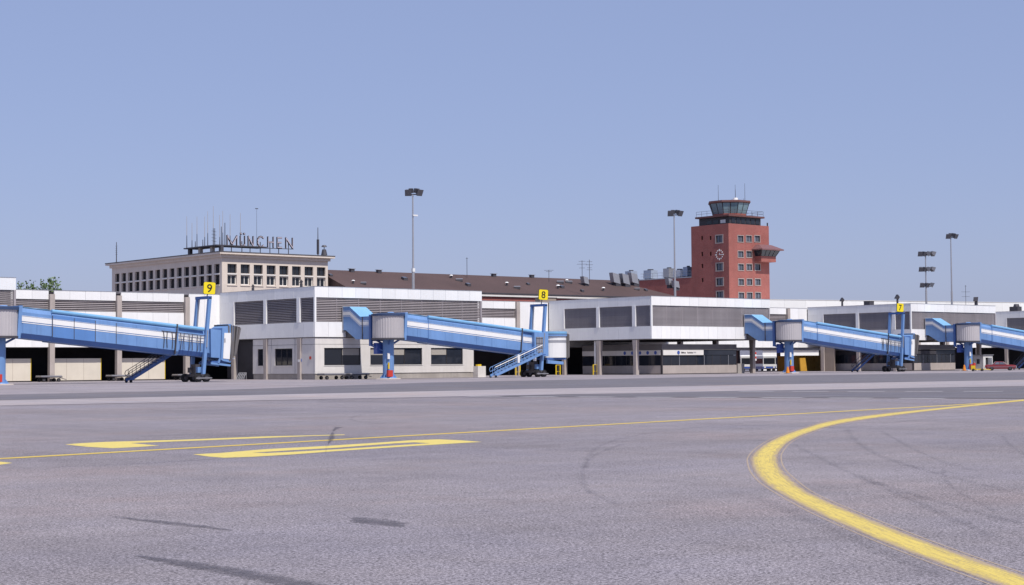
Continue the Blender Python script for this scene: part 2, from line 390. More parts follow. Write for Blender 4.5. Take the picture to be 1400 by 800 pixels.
sheet('service_lane', [g2(640, 542.8), g2(820, 538.8), g2(1010, 534.6), g2(1200, 531.8), g2(1420, 528.4), g2(1640, 524.8), g2(1640, 548), g2(1420, 545.2), g2(1200, 544.6), g2(1000, 543.6), g2(800, 543.2)], 0.014, strip_dark)
def ribbon(name, left, right, z, mat, kind='structure', n=4):
    """strip between two polylines, UV v across and u along"""
    rows = []
    for k in range(len(left)-1):
        for i in range(n):
            t = i/n
            def cr(P):
                p0 = P[max(k-1, 0)]; p1 = P[k]; p2 = P[k+1]; p3 = P[min(k+2, len(P)-1)]
                return tuple(0.5*((2*p1[j])+(-p0[j]+p2[j])*t+(2*p0[j]-5*p1[j]+4*p2[j]-p3[j])*t*t+(-p0[j]+3*p1[j]-3*p2[j]+p3[j])*t**3) for j in (0, 1))
            rows.append((cr(left), cr(right)))
    rows.append((left[-1], right[-1]))
    vs = []; fs = []; dist = [0.0]
    for i, (a, b) in enumerate(rows):
        vs += [(a[0], a[1], z), (b[0], b[1], z)]
        if i: dist.append(dist[-1]+math.hypot(a[0]-rows[i-1][0][0], a[1]-rows[i-1][0][1]))
    for i in range(len(rows)-1): fs.append((2*i, 2*i+1, 2*i+3, 2*i+2))
    me = bpy.data.meshes.new(name); me.from_pydata(vs, [], fs); uvl = me.uv_layers.new(name='UVMap')
    for p in me.polygons:
        for li in p.loop_indices:
            vi = me.loops[li].vertex_index; uvl.data[li].uv = (dist[vi//2], vi % 2)
    me.materials.append(mat); o = bpy.data.objects.new(name, me); COL.objects.link(o)
    bm = bmesh.new(); bm.from_mesh(me)
    if sum(f.normal.z for f in bm.faces) < 0: bmesh.ops.reverse_faces(bm, faces=bm.faces)
    bm.to_mesh(me); bm.free()
    if kind: o['kind'] = kind
    return o
def line(name, pts, wd, z, mat, n=3):
    P = [Vector((*p, 0)) for p in pts]; L = []; Rr = []
    for i, p in enumerate(P):
        d = (P[min(i+1, len(P)-1)]-P[max(i-1, 0)]).normalized(); nn = Vector((-d.y, d.x, 0))
        wdi = wd[i] if hasattr(wd, '__len__') else wd
        L.append(tuple((p+nn*wdi/2)[:2])); Rr.append(tuple((p-nn*wdi/2)[:2]))
    return ribbon(name, L, Rr, z, mat, n=n)
# broad worn lead-in curve
outer = [(1400,545.6),(1286,557.1),(1200,565.7),(1137,574.3),(1094,585.7),(1057,598.6),(1034,611.4),(1021.4,624.3),(1020.6,634.3),(1026,648),(1045,666),(1100,698),(1175,732),(1250,762.5),(1325,790),(1420,826)]
inner = [(1400,548.6),(1288,560.6),(1204,571.4),(1146,581.4),(1109,592.5),(1084,604.3),(1071.4,618.6),(1070,629),(1075,641.4),(1088,654),(1117,675),(1177,701),(1250,730),(1325,757.5),(1400,783),(1500,818)]
ribbon('lead_in_curve_line', [g2(*p) for p in outer], [g2(*p) for p in inner], 0.0025, paint_y, n=6)
a, b_ = Vector((*g2(0, 627.4), 0)), Vector((*g2(1150, 562.6), 0))
d_ = (b_-a)
line('taxi_centre_line', [tuple((a-d_*0.5)[:2]), tuple(a[:2]), tuple((a+d_*0.35)[:2]), tuple((a+d_*0.7)[:2]), tuple(b_[:2]), g2(1290, 554.8), g2(1400, 548)], 0.30, 0.0045, paint_y2)
# painted stand figures, stretched along the line
one = [(88.9,607.9),(110,606.2),(143.6,604.4),(250,601.4),(360,597.0),(420,595.6),(471,594.2),(471,595.0),(420,596.6),(360,599.0),(270,602.6),(178,606.0),(217.5,609.4),(190,611.3),(154.3,613.0),(120,611.2)]
sheet('stand_number_one', [g2(*p) for p in one], 0.003, mark_y)
zo = [(263.6,621.4),(300,619.6),(362,614.4),(440,610.3),(520,605.2),(560,602.2),(600,600.9),(630,602.2),(658.7,604.4),(620,606.6),(560,610.3),(460,617.0),(400,621.6),(345,624.8),(306,626.1),(285,624.4)]
zi = [(345,619.1),(400,615.8),(460,612.4),(540,606.4),(566,605.0),(588,606.2),(560,608.0),(460,614.6),(400,618.0),(365,619.6)]
def ring_sheet(name, o, i, z, mat):
    me = bpy.data.meshes.new(name); bm = bmesh.new()
    es = []
    for loop in (o, i):
        vs = [bm.verts.new((*g2(*p), z)) for p in loop]
        es += [bm.edges.new((vs[k], vs[(k+1) % len(vs)])) for k in range(len(vs))]
    bmesh.ops.triangle_fill(bm, use_beauty=True, use_dissolve=False, edges=es)
    for f in bm.faces:
        if f.normal.z < 0: f.normal_flip()
    bm.to_mesh(me); bm.free(); me.materials.append(mat)
    ob = bpy.data.objects.new(name, me); COL.objects.link(ob); ob['kind'] = 'structure'
ring_sheet('stand_number_zero', zo, zi, 0.003, mark_y)
sheet('stand_number_edge', [g2(*p) for p in [(-60,630),(0,631.5),(17,633.2),(0,635.6),(-60,638)]], 0.003, mark_y)
# white dashed service-road lines
def dashes(p0, p1, n, fill, wd, name):
    A = Vector((*g2(*p0), 0)); Bv = Vector((*g2(*p1), 0)); d = Bv-A
    for k in range(n):
        line(name, [tuple((A+d*(k/n))[:2]), tuple((A+d*((k+fill)/n))[:2])], wd, 0.016, paint_w, n=2)
dashes((640, 542.4), (1330, 545.6), 8, 0.62, 0.75, 'road_dash_line')
dashes((1010, 535.6), (1400, 535.4), 5, 0.65, 0.6, 'road_dash_line')
# rubber and repair marks
line('skid_mark', [g2(157, 707), g2(235, 716), g2(318, 726)], [0.06, 0.36, 0.08], 0.007, skidm)
line('skid_mark', [g2(190, 760), g2(260, 772), g2(330, 784), g2(440, 806)], [0.10, 0.42, 0.46, 0.50], 0.007, skidm)
line('repair_patch', [g2(488, 708), g2(515, 714), g2(548, 721)], [0.15, 0.75, 0.12], 0.007, skidm)
line('skid_mark', [g2(464, 584.5), g2(459, 586.5), g2(455, 590.5)], [0.45, 0.22, 0.06], 0.0115, skidm)
line('skid_mark', [g2(455, 592), g2(453.5, 599), g2(449, 607)], [0.10, 0.22, 0.05], 0.0115, skidm)
line('skid_mark', [g2(452, 600), g2(447, 609), g2(445, 622)], [0.16, 0.10, 0.04], 0.0115, skidf)
line('skid_mark', [g2(0, 545), g2(120, 543), g2(330, 537.5)], 0.4, 0.017, skidf)
for P_, wd in (([(800,640),(806,622),(830,606),(880,594),(960,584),(1060,576)], 0.22),
               ([(845,690),(800,668),(798,640),(815,622),(850,608)], 0.22),
               ([(1158,586),(1170,603),(1200,622),(1260,642),(1340,662),(1420,682)], 0.30),
               ([(1205,590),(1245,612),(1290,632),(1340,645)], 0.22),
               ([(1085,608),(1120,626),(1170,650),(1260,680),(1400,718)], 0.28),
               ([(1290,640),(1292,655),(1310,672),(1360,700)], 0.16),
               ([(1100,585),(1180,582),(1300,570),(1400,566)], 0.3),
               ([(1370,596),(1385,612),(1420,632)], 0.2),
               ([(120,609),(60,618),(-20,632)], 0.16), ([(330,592),(280,596),(230,599)], 0.3),
               ([(700,566),(900,562),(1040,556)], 0.3), ([(420,560),(520,556),(700,553)], 0.35),
               ([(560,560),(500,566),(480,574),(520,580)], 0.25), ([(330,626),(200,634),(60,640)], 0.6),
               ([(640,620),(560,626),(450,634)], 0.14), ([(1035,680),(1110,712),(1200,750),(1300,792)], 0.5),
               ([(1180,655),(1260,690),(1360,735)], 0.3)):
    line('skid_mark', [g2(*p) for p in P_], wd, 0.0075, skidf, n=4)
# ------------------------------------------------------------------ terminal
FY, MY = 165.5, 187.0
def slat_mesh(length, axis):
    m = MB()
    if axis == 'x': m.prism([(0.0, 0.0), (0.14, 0.10), (0.14, 0.13), (0.0, 0.03)], 'x', 0, length)
    else: m.prism([(0.0, 0.0), (0.14, 0.10), (0.14, 0.13), (0.0, 0.03)], 'y', 0, length)
    return m
def louvre(parent, axis, a0, length, off, z0, z1, flip=False, pitch=0.2, mat=None):
    """a bay of separate sloping slats"""
    n = int((z1-z0)/pitch)
    m = slat_mesh(length, axis)
    if flip: m.v = [(0.14-x, y, z) for x, y, z in m.v]
    first = None
    for k in range(n):
        z = z0+0.04+k*(z1-z0)/n
        loc = (a0, off, z) if axis == 'x' else (off, a0, z)
        if first is None: first = m.build('slat', mat or louv, parent, loc)
        else: inst(first, loc)
def panels(parent, axis, a0, a1, off, thick, z0, z1, n, mat, name='fascia_panel'):
    wdt = (a1-a0)/n; g = 0.012
    m = B(g, wdt-g, 0, thick, z0, z1) if axis == 'x' else B(0, thick, g, wdt-g, z0, z1)
    f = None
    for k in range(n):
        j = rnd.uniform(-0.006, 0.006)
        loc = (a0+k*wdt, off+j, 0) if axis == 'x' else (off+j, a0+k*wdt, 0)
        if f is None: f = m.build(name, mat, parent, loc)
        else: inst(f, loc)
def window(parent, axis, a0, a1, z0, z1, off, npane, fmat=frame_dk, gm=gdark, fw_=0.08, blinds=(), depth=0.12, sgn=1, transom=None):
    """window > pane, blind; frame stands in the recess, panes set back"""
    def bx(m, p0, p1, d0, d1, q0, q1):
        d0, d1 = sorted((off+sgn*d0, off+sgn*d1))
        if axis == 'x': m.box(p0, p1, d0, d1, q0, q1)
        else: m.box(d0, d1, p0, p1, q0, q1)
    m = MB(); bx(m, a0, a1, 0, depth, z0, z0+fw_); bx(m, a0, a1, 0, depth, z1-fw_, z1)
    bx(m, a0, a0+fw_, 0, depth, z0+fw_, z1-fw_); bx(m, a1-fw_, a1, 0, depth, z0+fw_, z1-fw_)
    wdt = (a1-a0-2*fw_)/npane
    for k in range(1, npane): bx(m, a0+fw_+k*wdt-fw_*0.4, a0+fw_+k*wdt+fw_*0.4, 0.005, depth-0.005, z0+fw_, z1-fw_)
    if transom: bx(m, a0+fw_, a1-fw_, 0.01, depth-0.01, transom-fw_*.4, transom+fw_*.4)
    o = m.build('window', fmat, parent)
    for k in range(npane):
        p = MB(); bx(p, a0+fw_+k*wdt+.01, a0+fw_+(k+1)*wdt-.01, depth*0.6, depth*0.75, z0+fw_-.01, z1-fw_+.01); p.build('pane', gm, o)
        if k in blinds:
            q = MB(); bx(q, a0+fw_+k*wdt+.05, a0+fw_+(k+1)*wdt-.05, depth*0.4, depth*0.55, z1-fw_-(z1-z0)*0.38, z1-fw_); q.build('blind', blind, o)
    return o

def wall_with_holes(m, axis, a0, a1, z0, z1, off, thick, holes, sgn=1):
    """wall slab cut into boxes around rectangular holes (h0,h1,q0,q1)"""
    def bx(p0, p1, q0, q1):
        if p1-p0 < 1e-4 or q1-q0 < 1e-4: return
        d0, d1 = sorted((off, off+sgn*thick))
        if axis == 'x': m.box(p0, p1, d0, d1, q0, q1)
        else: m.box(d0, d1, p0, p1, q0, q1)
    hs = sorted(holes); cur = a0
    i = 0
    while i < len(hs):
        h0, h1 = hs[i][0], hs[i][1]; stack = [h for h in hs if abs(h[0]-h0) < 1e-6]
        bx(cur, h0, z0, z1); zc = z0
        for h in sorted(stack, key=lambda h: h[2]): bx(h0, h1, zc, h[2]); zc = h[3]
        bx(h0, h1, zc, z1); cur = h1; i += len(stack)
    bx(cur, a1, z0, z1)
    return m

def pavilion(X0, W, label, fine=False):
    t = thing('gate_pavilion', label, 'terminal pavilion', (X0, FY, 0), group='gate pavilions along the terminal')
    D = MY-FY-0.05
    B(0.4, W-0.4, 0.4, D, 5.12, 10.55).build('inner_wall', backing, t)
    B(0.27, W-0.27, 0.27, D, 10.6, 10.72).build('roof_deck', gravel, t)
    B(0.12, W-0.12, 0.12, D, 4.94, 5.03).build('soffit', soff, t)
    n = 13
    panels(t, 'x', 0, W, 0, 0.24, 9.73, 11.0, n, white); panels(t, 'x', 0, W, 0, 0.24, 5.04, 6.83, n, white, 'spandrel_panel')
    cp = MB().box(-0.03, W+0.03, -0.03, 0.26, 11.0, 11.05); cp.box(-0.03, 0.26, 0.262, D, 11.0, 11.05); cp.box(W-0.26, W+0.03, 0.262, D, 11.0, 11.05); cp.build('coping', grey, t)
    pt, lm = (0.15, louvdk) if fine else (0.2, louv)
    louvre(t, 'x', 0.25, W-0.5, 0.10, 6.86, 9.72, pitch=pt, mat=lm)
    B(0.0, 0.24, 0.0, 0.24, 6.83, 9.73).build('corner_post', white, t); B(W-0.24, W, 0.0, 0.24, 6.83, 9.73).build('corner_post', louv, t)
    for x in [W*k/8 for k in range(1, 8)]:
        B(x-0.03, x+0.03, 0.085, 0.11, 6.84, 9.72).build('louvre_mullion', louv, t)
    for side in (0, 1):
        off = 0 if side == 0 else W-0.24
        panels(t, 'y', 0.25, D, off, 0.24, 9.73, 11.0, 10, white); panels(t, 'y', 0.25, D, off, 0.24, 5.04, 6.83, 10, white, 'spandrel_panel')
        for (y0, y1) in ((0.26, 3.1), (3.8, 10.5), (11.15, 18.0)):
            louvre(t, 'y', y0, y1-y0, 0.10 if side == 0 else W-0.24, 6.86, 9.72, flip=side == 1, pitch=pt, mat=lm)
        for (y0, y1) in ((3.12, 3.78), (10.52, 11.13)):
            xo = -0.06 if side == 0 else W-0.2
            B(xo, xo+0.28, y0, y1, 6.83, 9.73).build('louvre_pilaster', white, t)
        xo = 0.0 if side == 0 else W-0.24
        B(xo, xo+0.24, 18.02, D, 6.83, 9.73).build('end_panel', white, t)
        B(xo-0.05 if side == 0 else xo+0.2, xo+0.03 if side == 0 else xo+0.3, 18.0, 18.12, 6.83, 9.73).build('trim', white, t)
        for y in (3.05, 10.5, 18.0):
            c = MB().prism([(y-0.12, 4.94), (y+0.72, 4.94), (y+0.6, 3.4), (y+0.58, 0.0), (y, 0.0), (y, 3.4)], 'x', -0.07 if side == 0 else W-0.5, 0.5 if side == 0 else W+0.07)
            c.build('column', conc, t)
    return t
pZ = pavilion(74.75-25.4, 25.4, 'white louvred gate pavilion cut off by the left edge of the photo')
pA = pavilion(111.85, 25.65, 'white louvred gate pavilion behind bridge 8 with office windows below')
pB = pavilion(168.3, 25.2, 'white gate pavilion in front of the red tower with recessed glazed booth', True)
pC = pavilion(228.5, 24.3, 'white gate pavilion behind the number 7 bridge cab, open ground floor', True)
pD = pavilion(284.0, 25.0, 'white gate pavilion cut off by the right edge behind the maroon car', True)

# ---- ground floor of the pavilion with offices
W = 25.65
holesF = [(1.42, 6.68, 1.68, 3.75), (8.15, 16.05, 1.68, 3.75), (17.45, 22.55, 1.68, 3.75)]
wall_with_holes(MB(), 'x', 0.12, 24.3, 0.69, 4.16, 0.12, 0.3, holesF).build('wall', pale, pA)
B(0.14, 24.3, 0.14, 0.4, 4.20, 4.93).build('upper_wall', pale, pA)
B(0.18, 24.25, 0.2, 0.42, 0.0, 0.66).build('plinth', plinth, pA)
wall_with_holes(MB(), 'y', 0.42, 13.85, 0.69, 4.16, 0.14, 0.3, [(5.0, 8.85, 1.68, 3.75), (11.5, 12.75, 1.68, 3.75)]).build('wall', pale, pA)
B(0.16, 0.44, 0.42, 13.85, 4.20, 4.93).build('upper_wall', pale, pA)
B(0.2, 0.44, 0.44, 13.8, 0.0, 0.66).build('plinth', plinth, pA)
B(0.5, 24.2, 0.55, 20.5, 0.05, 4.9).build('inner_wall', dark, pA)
for (a0, a1, q0, q1), np_, bl in zip(holesF, (2, 3, 2), ((1,), (0, 1), (0,))):
    window(pA, 'x', a0, a1, q0, q1, 0.2, np_, blinds=bl)
    B(a0-0.05, a1+0.05, 0.06, 0.2, q0-0.07, q0).build('window_sill', frame_w, pA)
    B(a0-0.05, a1+0.05, 0.09, 0.2, q1, q1+0.07).build('window_head', frame_w, pA)
window(pA, 'y', 5.0, 8.85, 1.68, 3.75, 0.22, 3); window(pA, 'y', 11.5, 12.75, 1.68, 3.75, 0.22, 1)
for y0, y1 in ((5.0, 8.85), (11.5, 12.75)):
    B(0.07, 0.2, y0-0.05, y1+0.05, 3.75, 3.84).build('window_head', frame_w, pA); B(0.05, 0.2, y0-0.05, y1+0.05, 1.6, 1.68).build('window_sill', frame_w, pA)
for y in (4.4, 9.6):
    B(0.10, 0.14, y, y+0.04, 0.7, 4.9).build('joint_cover', grey, pA)
B(24.32, 24.42, 0.2, 0.32, 0, 4.9).build('downpipe', grey, pA)
B(0.08, 0.12, 0.95, 1.3, 2.4, 2.75).build('alarm_box', red, pA)
B(0.05, 0.14, 3.0, 3.05, 2.15, 2.5).build('small_sign', busblue, pA)
B(-0.09, -0.07, 3.1, 3.5, 2.1, 2.4).build('notice_plate', stripe, pA)

# ---- recessed booths under the two pavilions on the right
def booth(p, x0, x1, y0, y1, sign=False):   # front stands just behind the overhang, so the sun reaches its lower half
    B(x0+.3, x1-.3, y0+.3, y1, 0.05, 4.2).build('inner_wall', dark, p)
    m = MB().box(x0+.16, x1, y0, y0+.2, 0.12, 1.28); m.build('parapet', conc, p); B(x0+.2, x1, y0+.03, y0+.18, 0, .118).build('footing', frame_dk, p)
    m = MB().box(x0, x0+.2, y0+.25, y1, 0.12, 1.28); m.build('parapet', conc, p)
    B(x0-.02, x0+.15, y0-.03, y0+.24, 0.0, 3.3).build('corner_post', frame_dk, p)
    for k in range(9):
        a = x0+.16+(x1-x0-.16)*k/9; b = x0+.16+(x1-x0-.16)*(k+1)/9
        B(a+.03, b-.03, y0+.06, y0+.1, 1.34, 2.68).build('pane', gdark, p)
        B(b-.035, b+.035, y0+.03, y0+.14, 1.28, 2.72).build('mullion', grey if k % 3 == 1 else frame_dk, p)
    for k in range(7):
        a = y0+.25+(y1-y0-.25)*k/7; b = y0+.25+(y1-y0-.25)*(k+1)/7
        B(x0+.06, x0+.1, a+.03, b-.03, 1.34, 2.68).build('pane', gdark, p)
        B(x0+.03, x0+.14, b-.035, b+.035, 1.28, 2.72).build('mullion', frame_dk, p)
    xs = x0+.16+(x1-x0)*0.53
    if sign:
        s = B(x0+.15, xs, y0-.14, y0+.1, 2.74, 3.46).build('sign_band', frame_w, p)
        wdt = xs-x0-.15
        me = MB(); me.cyl(0, 0, -.03, .03, .26, n=20); me.v = [(x, z, y) for x, y, z in me.v]
        me.build('roundel', busblue, s, (x0+.15+wdt*0.37, y0-.16, 3.10))
        lt = MB(); xx = x0+.15+wdt*0.44; r2 = random.Random(3)
        for i in range(17):
            hgt = 0.24 if i in (0, 9) else r2.choice((0.15, 0.16, 0.22)); ww = r2.uniform(.12, .18)
            if i not in (7, 8): lt.box(xx, xx+ww*.8, y0-.155, y0-.14, 2.98, 2.98+hgt)
            xx += ww
        lt.build('lettering', frame_dk, s, kind='stuff')
        lt = MB(); xx = x0+.15+wdt*0.745
        for i in range(4): lt.box(xx+i*.14, xx+i*.14+.09, y0-.155, y0-.14, 3.02, 3.2)
        lt.build('lettering', grey, s, kind='stuff')
        ms = B(x0-.05, x0+.1, y0+.25, y1, 2.74, 3.46).build('sign_band', pale, p)
        for k in range(5):
            yy = y0+1.2+k*1.55
            me = MB(); me.cyl(0, 0, -.02, .02, .26, n=16); me.v = [(z, x, y) for x, y, z in me.v]; me.build('roundel', busblue, ms, (x0-.06, yy, 3.1))
    else:
        B(x0+.15, xs, y0-.02, y0+.1, 2.74, 3.3).build('sign_band', steel, p)
    B(xs+.02, x1, y0+.02, y0+.1, 2.74, 3.46).build('glazed_band', gdark, p)
    B(x0-.05, x1, y0-.06, y0+.18, 3.50, 4.3).build('upper_fascia', soff if sign else soff, p)
    B(x0-.05, x0+.18, y0+.2, y1, 3.50, 4.3).build('upper_fascia', soff, p)
bx0 = at_y(905, 495, 166.6).x-168.3; bx1 = at_y(1007, 495, 166.6).x-168.3
booth(pB, bx0, bx1, 1.1, 17.5, True)
cx0 = 2.0; cx1 = at_y(1306, 495, 166.6).x-228.5
booth(pC, cx0, cx1, 1.1, 17.5, False)
B(bx1+.05, bx1+1.5, 0.9, 1.6, 0, 1.45).build('grey_cabinet', plinth, pB)
B(0.14, 0.4, 15.9, 18.9, 0, 4.9).build('tan_wall', tan, pC)
B(2.5, 2.7, 12.0, 12.3, 0, 3.3).build('inner_column', conc, pC)

# ---- long main building
mt = thing('terminal_building', 'long low white terminal with louvre band and grey pilasters', 'terminal', (0, MY, 0))
B(40, 330, 0.4, 9.4, 4.3, 10.55).build('inner_wall', backing, mt)
B(40, 330, 0.3, 9.5, 10.6, 10.7).build('roof_deck', gravel, mt)
B(40, 330, 0.1, 9.3, 4.08, 4.2).build('soffit', soff, mt)
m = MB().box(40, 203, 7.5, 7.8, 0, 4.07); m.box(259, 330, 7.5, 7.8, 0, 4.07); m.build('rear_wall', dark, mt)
def mbays(bays, plain):
    for (a0, a1) in bays:
        n = max(2, round((a1-a0)/2.2))
        panels(mt, 'x', a0, a1, 0, 0.24, 9.77, 10.84, n, white); panels(mt, 'x', a0, a1, 0, 0.24, 4.1, 8.4, n, white, 'wall_panel')
        louvre(mt, 'x', a0+.02, a1-a0-.04, 0.10, 8.42, 9.76)
    for (a0, a1) in plain:
        n = max(2, round((a1-a0)/2.4))
        panels(mt, 'x', a0, a1, 0.01, 0.24, 4.1, 10.84, n, white, 'wall_panel')
mbays([(75.0, 79.5), (80.2, 88.55), (89.25, 97.3), (98.0, 106.7), (137.6, 143.4), (144.1, 152.6), (153.3, 161.75), (193.6, 204.8), (205.5, 213.8), (214.5, 222.9), (253.0, 260), (260.7, 269), (269.7, 279)],
      [(107.4, 111.9), (162.45, 168.2), (223.65, 228.4), (279.7, 283.9)])
B(40, 330, -.03, .27, 10.84, 10.89).build('coping', grey, mt)
for (a0, a1) in ((168.3, 193.5), (228.5, 252.8), (284.0, 309)): panels(mt, 'x', a0, a1, 0.01, 0.24, 4.1, 4.93, 10, white, 'wall_panel')
for X in (79.85, 88.9, 97.65, 107.05, 143.75, 152.95, 162.1, 205.15, 214.15, 223.3, 260.35, 269.35, 279.35):
    top = 10.4 if X < 110 else 10.78
    B(X-.31, X+.31, -.3, .3, 0, top).build('pilaster', conc, mt)
for X in (80.2, 89.25, 98.0):
    g = B(X, X+6.7, 1.3, 1.5, 0.14, 2.76).build('cream_door', cream, mt)
    B(X+6.7, X+6.78, 1.28, 1.5, 0.14, 2.78).build('door_edge', yel2, mt)
    for k in (1, 2): B(X+6.7*k/3-.012, X+6.7*k/3+.012, 1.29, 1.31, 0.16, 2.74).build('door_joint', tan, mt)
    B(X, X+6.7, 1.34, 1.5, 0.0, 0.13).build('threshold', frame_dk, mt)
B(163, 168.1, -.25, 1.0, 4.1, 4.45).build('lintel', white, mt)
B(168.8, 169.1, -9.6, -9.3, 0, 4.9).build('door_post', white, mt)
B(162.9, 163.1, 3, 3.2, 0, 4.05).build('door_post', steel, mt); B(149.8, 150, 3, 3.2, 0, 4.05).build('door_post', steel, mt)

# ---- white hall behind on the right
h1 = at_d(1043, 409, 330); h2 = at_d(1420, 414.9, 362)
hd = Vector((h2.x-h1.x, h2.y-h1.y, 0)); hl = hd.length; hz = math.atan2(hd.y, hd.x)
ht = thing('hall', 'bright white flat roofed hall rising behind the right hand pavilions', 'building', (h1.x, h1.y, 0), hz)
for k in range(14): B(hl*k/14+.01, hl*(k+1)/14-.01, 0, .3, 4, 13.9).build('wall_panel', hallwhite, ht)
B(0, hl, .35, 30, 0, 13.6).build('body', hallwhite, ht); B(-.05, hl+.05, -.06, .4, 13.9, 14.0).build('coping', frame_w, ht)
# ------------------------------------------------------------------ cream headquarters block with letters
mx, my = 130.35, 217.3
mb = thing('office_block', 'cream stone block with rows of square windows and roof letters', 'building', (mx, my, 0))
ML, MW, WT = 34.6, 19.0, 17.9
wz = [(13.86, 15.33), (15.58, 16.95)]
hf = [(0.95+k*2.285, 0.95+k*2.285+1.6) for k in range(8)]
hs = [(0.7+k*2.24, 0.7+k*2.24+1.5) for k in range(15)]
wall_with_holes(MB(), 'x', 0, MW, 0, WT, 0, 0.5, [(a, b, q0, q1) for a, b in hf for q0, q1 in wz]).build('wall', stone, mb)
wall_with_holes(MB(), 'y', 0.5, ML, 0, WT, 0, 0.5, [(a, b, q0, q1) for a, b in hs for q0, q1 in wz]).build('wall', stone, mb)
B(0.9, MW, 0.9, ML, 0, WT-.1).build('inner_wall', dark, mb)
for (a, b) in hf:
    for i, (q0, q1) in enumerate(wz):
        window(mb, 'x', a, b, q0, q1, 0.3, 2, fmat=frame_w if i == 0 else frame_dk, fw_=0.13 if i == 0 else 0.06, depth=0.14)
    B(a-.08, b+.08, -.1, .05, 13.68, 13.83).build('window_sill', stone, mb)
    B(a-.02, b+.02, -.05, .3, 15.36, 15.55).build('window_transom', frame_w, mb)
for (a, b) in hs:
    for i, (q0, q1) in enumerate(wz): window(mb, 'y', a, b, q0, q1, 0.32, 2, fmat=frame_dk, fw_=0.06, depth=0.12)
    B(-.1, .05, a-.08, b+.08, 13.68, 13.83).build('window_sill', stone, mb)
    B(-.05, .3, a-.02, b+.02, 15.36, 15.55).build('window_transom', frame_w, mb)
co = MB().box(-.8, MW+.8, -.8, ML+.8, 18.35, 18.62); co.box(-.3, MW+.3, -.3, ML+.3, 17.9, 18.35); co.build('cornice', stone, mb)
rf = MB(); rf.loft([[(-.85, -.85, 18.63), (MW+.85, -.85, 18.63), (MW+.85, ML+.85, 18.63), (-.85, ML+.85, 18.63)], [(-.85, -.85, 18.76), (MW+.85, -.85, 18.76), (MW+.85, ML+.85, 18.76), (-.85, ML+.85, 18.76)], [(7, 8, 19.35), (MW-6, 8, 19.35), (MW-6, ML-9, 19.2), (7, ML-9, 19.2)]]); rf.build('roof', slate, mb)
# roof letters
LY = 224.5
lt = thing('roof_sign', 'roof letters spelling MÜNCHEN on thin posts', 'sign', (at_y(355, 340, LY).x, LY, 19.2))
fr = at_y(309, 338.5, LY)
for ch, p0, p1, yt, yb in (('M', 309.6, 324.6, 321.6, 337.2), ('Ü', 327.6, 335.4, 318.4, 337.6), ('N', 338.4, 346.9, 322.6, 338.0), ('C', 351.0, 362.2, 322.6, 338.6), ('H', 365.2, 374.4, 323.4, 339.0), ('E', 378.0, 385.6, 324.2, 339.6), ('N', 389.8, 400.6, 324.8, 340.0)):
    a = at_y(p0, yb, LY); b = at_y(p1, yb, LY); c = at_y((p0+p1)/2, yt, LY)
    loc = ((a.x+b.x)/2-lt.location.x, 0, (a.z+b.z)/2-19.2)
    w_, h_ = abs(b.x-a.x), c.z-(a.z+b.z)/2
    if ch == 'Ü': hh = h_*.80
    else: hh = h_
    arc = [(.5+.5*math.cos(R(q)), .5+.5*math.sin(R(q))) for q in range(48, 313, 24)]
    uarc = [(.5+.5*math.cos(R(q)), .3+.3*math.sin(R(q))) for q in range(180, 361, 30)]
    SEG = {'M': [[(0, 0), (0, 1), (.5, .12), (1, 1), (1, 0)]], 'N': [[(0, 0), (0, 1), (1, 0), (1, 1)]], 'H': [[(0, 0), (0, 1)], [(1, 0), (1, 1)], [(0, .5), (1, .5)]],
           'E': [[(1, 1), (0, 1), (0, 0), (1, 0)], [(0, .5), (.85, .5)]], 'C': [arc], 'Ü': [[(0, 1)]+uarc+[(1, 1)]]}[ch]
    bk, fc = MB(), MB(); tw, iw = .25, .13
    for path in SEG:
        P_ = [((q[0]-.5)*(w_-tw), tw/2+q[1]*(hh-tw)) for q in path]
        for k in range(len(P_)-1):
            d = Vector((P_[k+1][0]-P_[k][0], 0, P_[k+1][1]-P_[k][1])).normalized()
            for m_, t_, y0, e_ in ((bk, tw, 0, tw*.42), (fc, iw, -.13, iw*.4)):
                m_.beam((P_[k][0]-d.x*e_, y0, P_[k][1]-d.z*e_), (P_[k+1][0]+d.x*e_, y0, P_[k+1][1]+d.z*e_), .16 if m_ is bk else .05, t_)
    if ch == 'Ü':
        for sx in (-.28, .28):
            bk.box(sx*w_-.16, sx*w_+.16, -.08, .08, h_-.32, h_); fc.box(sx*w_-.08, sx*w_+.08, -.15, -.1, h_-.24, h_-.08)
    L = bk.build('letter', frame_dk, lt, loc); fc.build('letter_face', neon, L)
    B(loc[0]-.05, loc[0]+.05, .12, .22, -0.4, loc[2]+.9).build('post', steel, lt)
x0_ = at_y(308, 338, LY).x-lt.location.x; x1_ = at_y(402, 341, LY).x-lt.location.x
MB().beam((x0_, .17, at_y(308, 337.6, LY).z-19.2), (x1_, .17, at_y(402, 340.6, LY).z-19.2), .08, .1).build('rail', steel, lt)
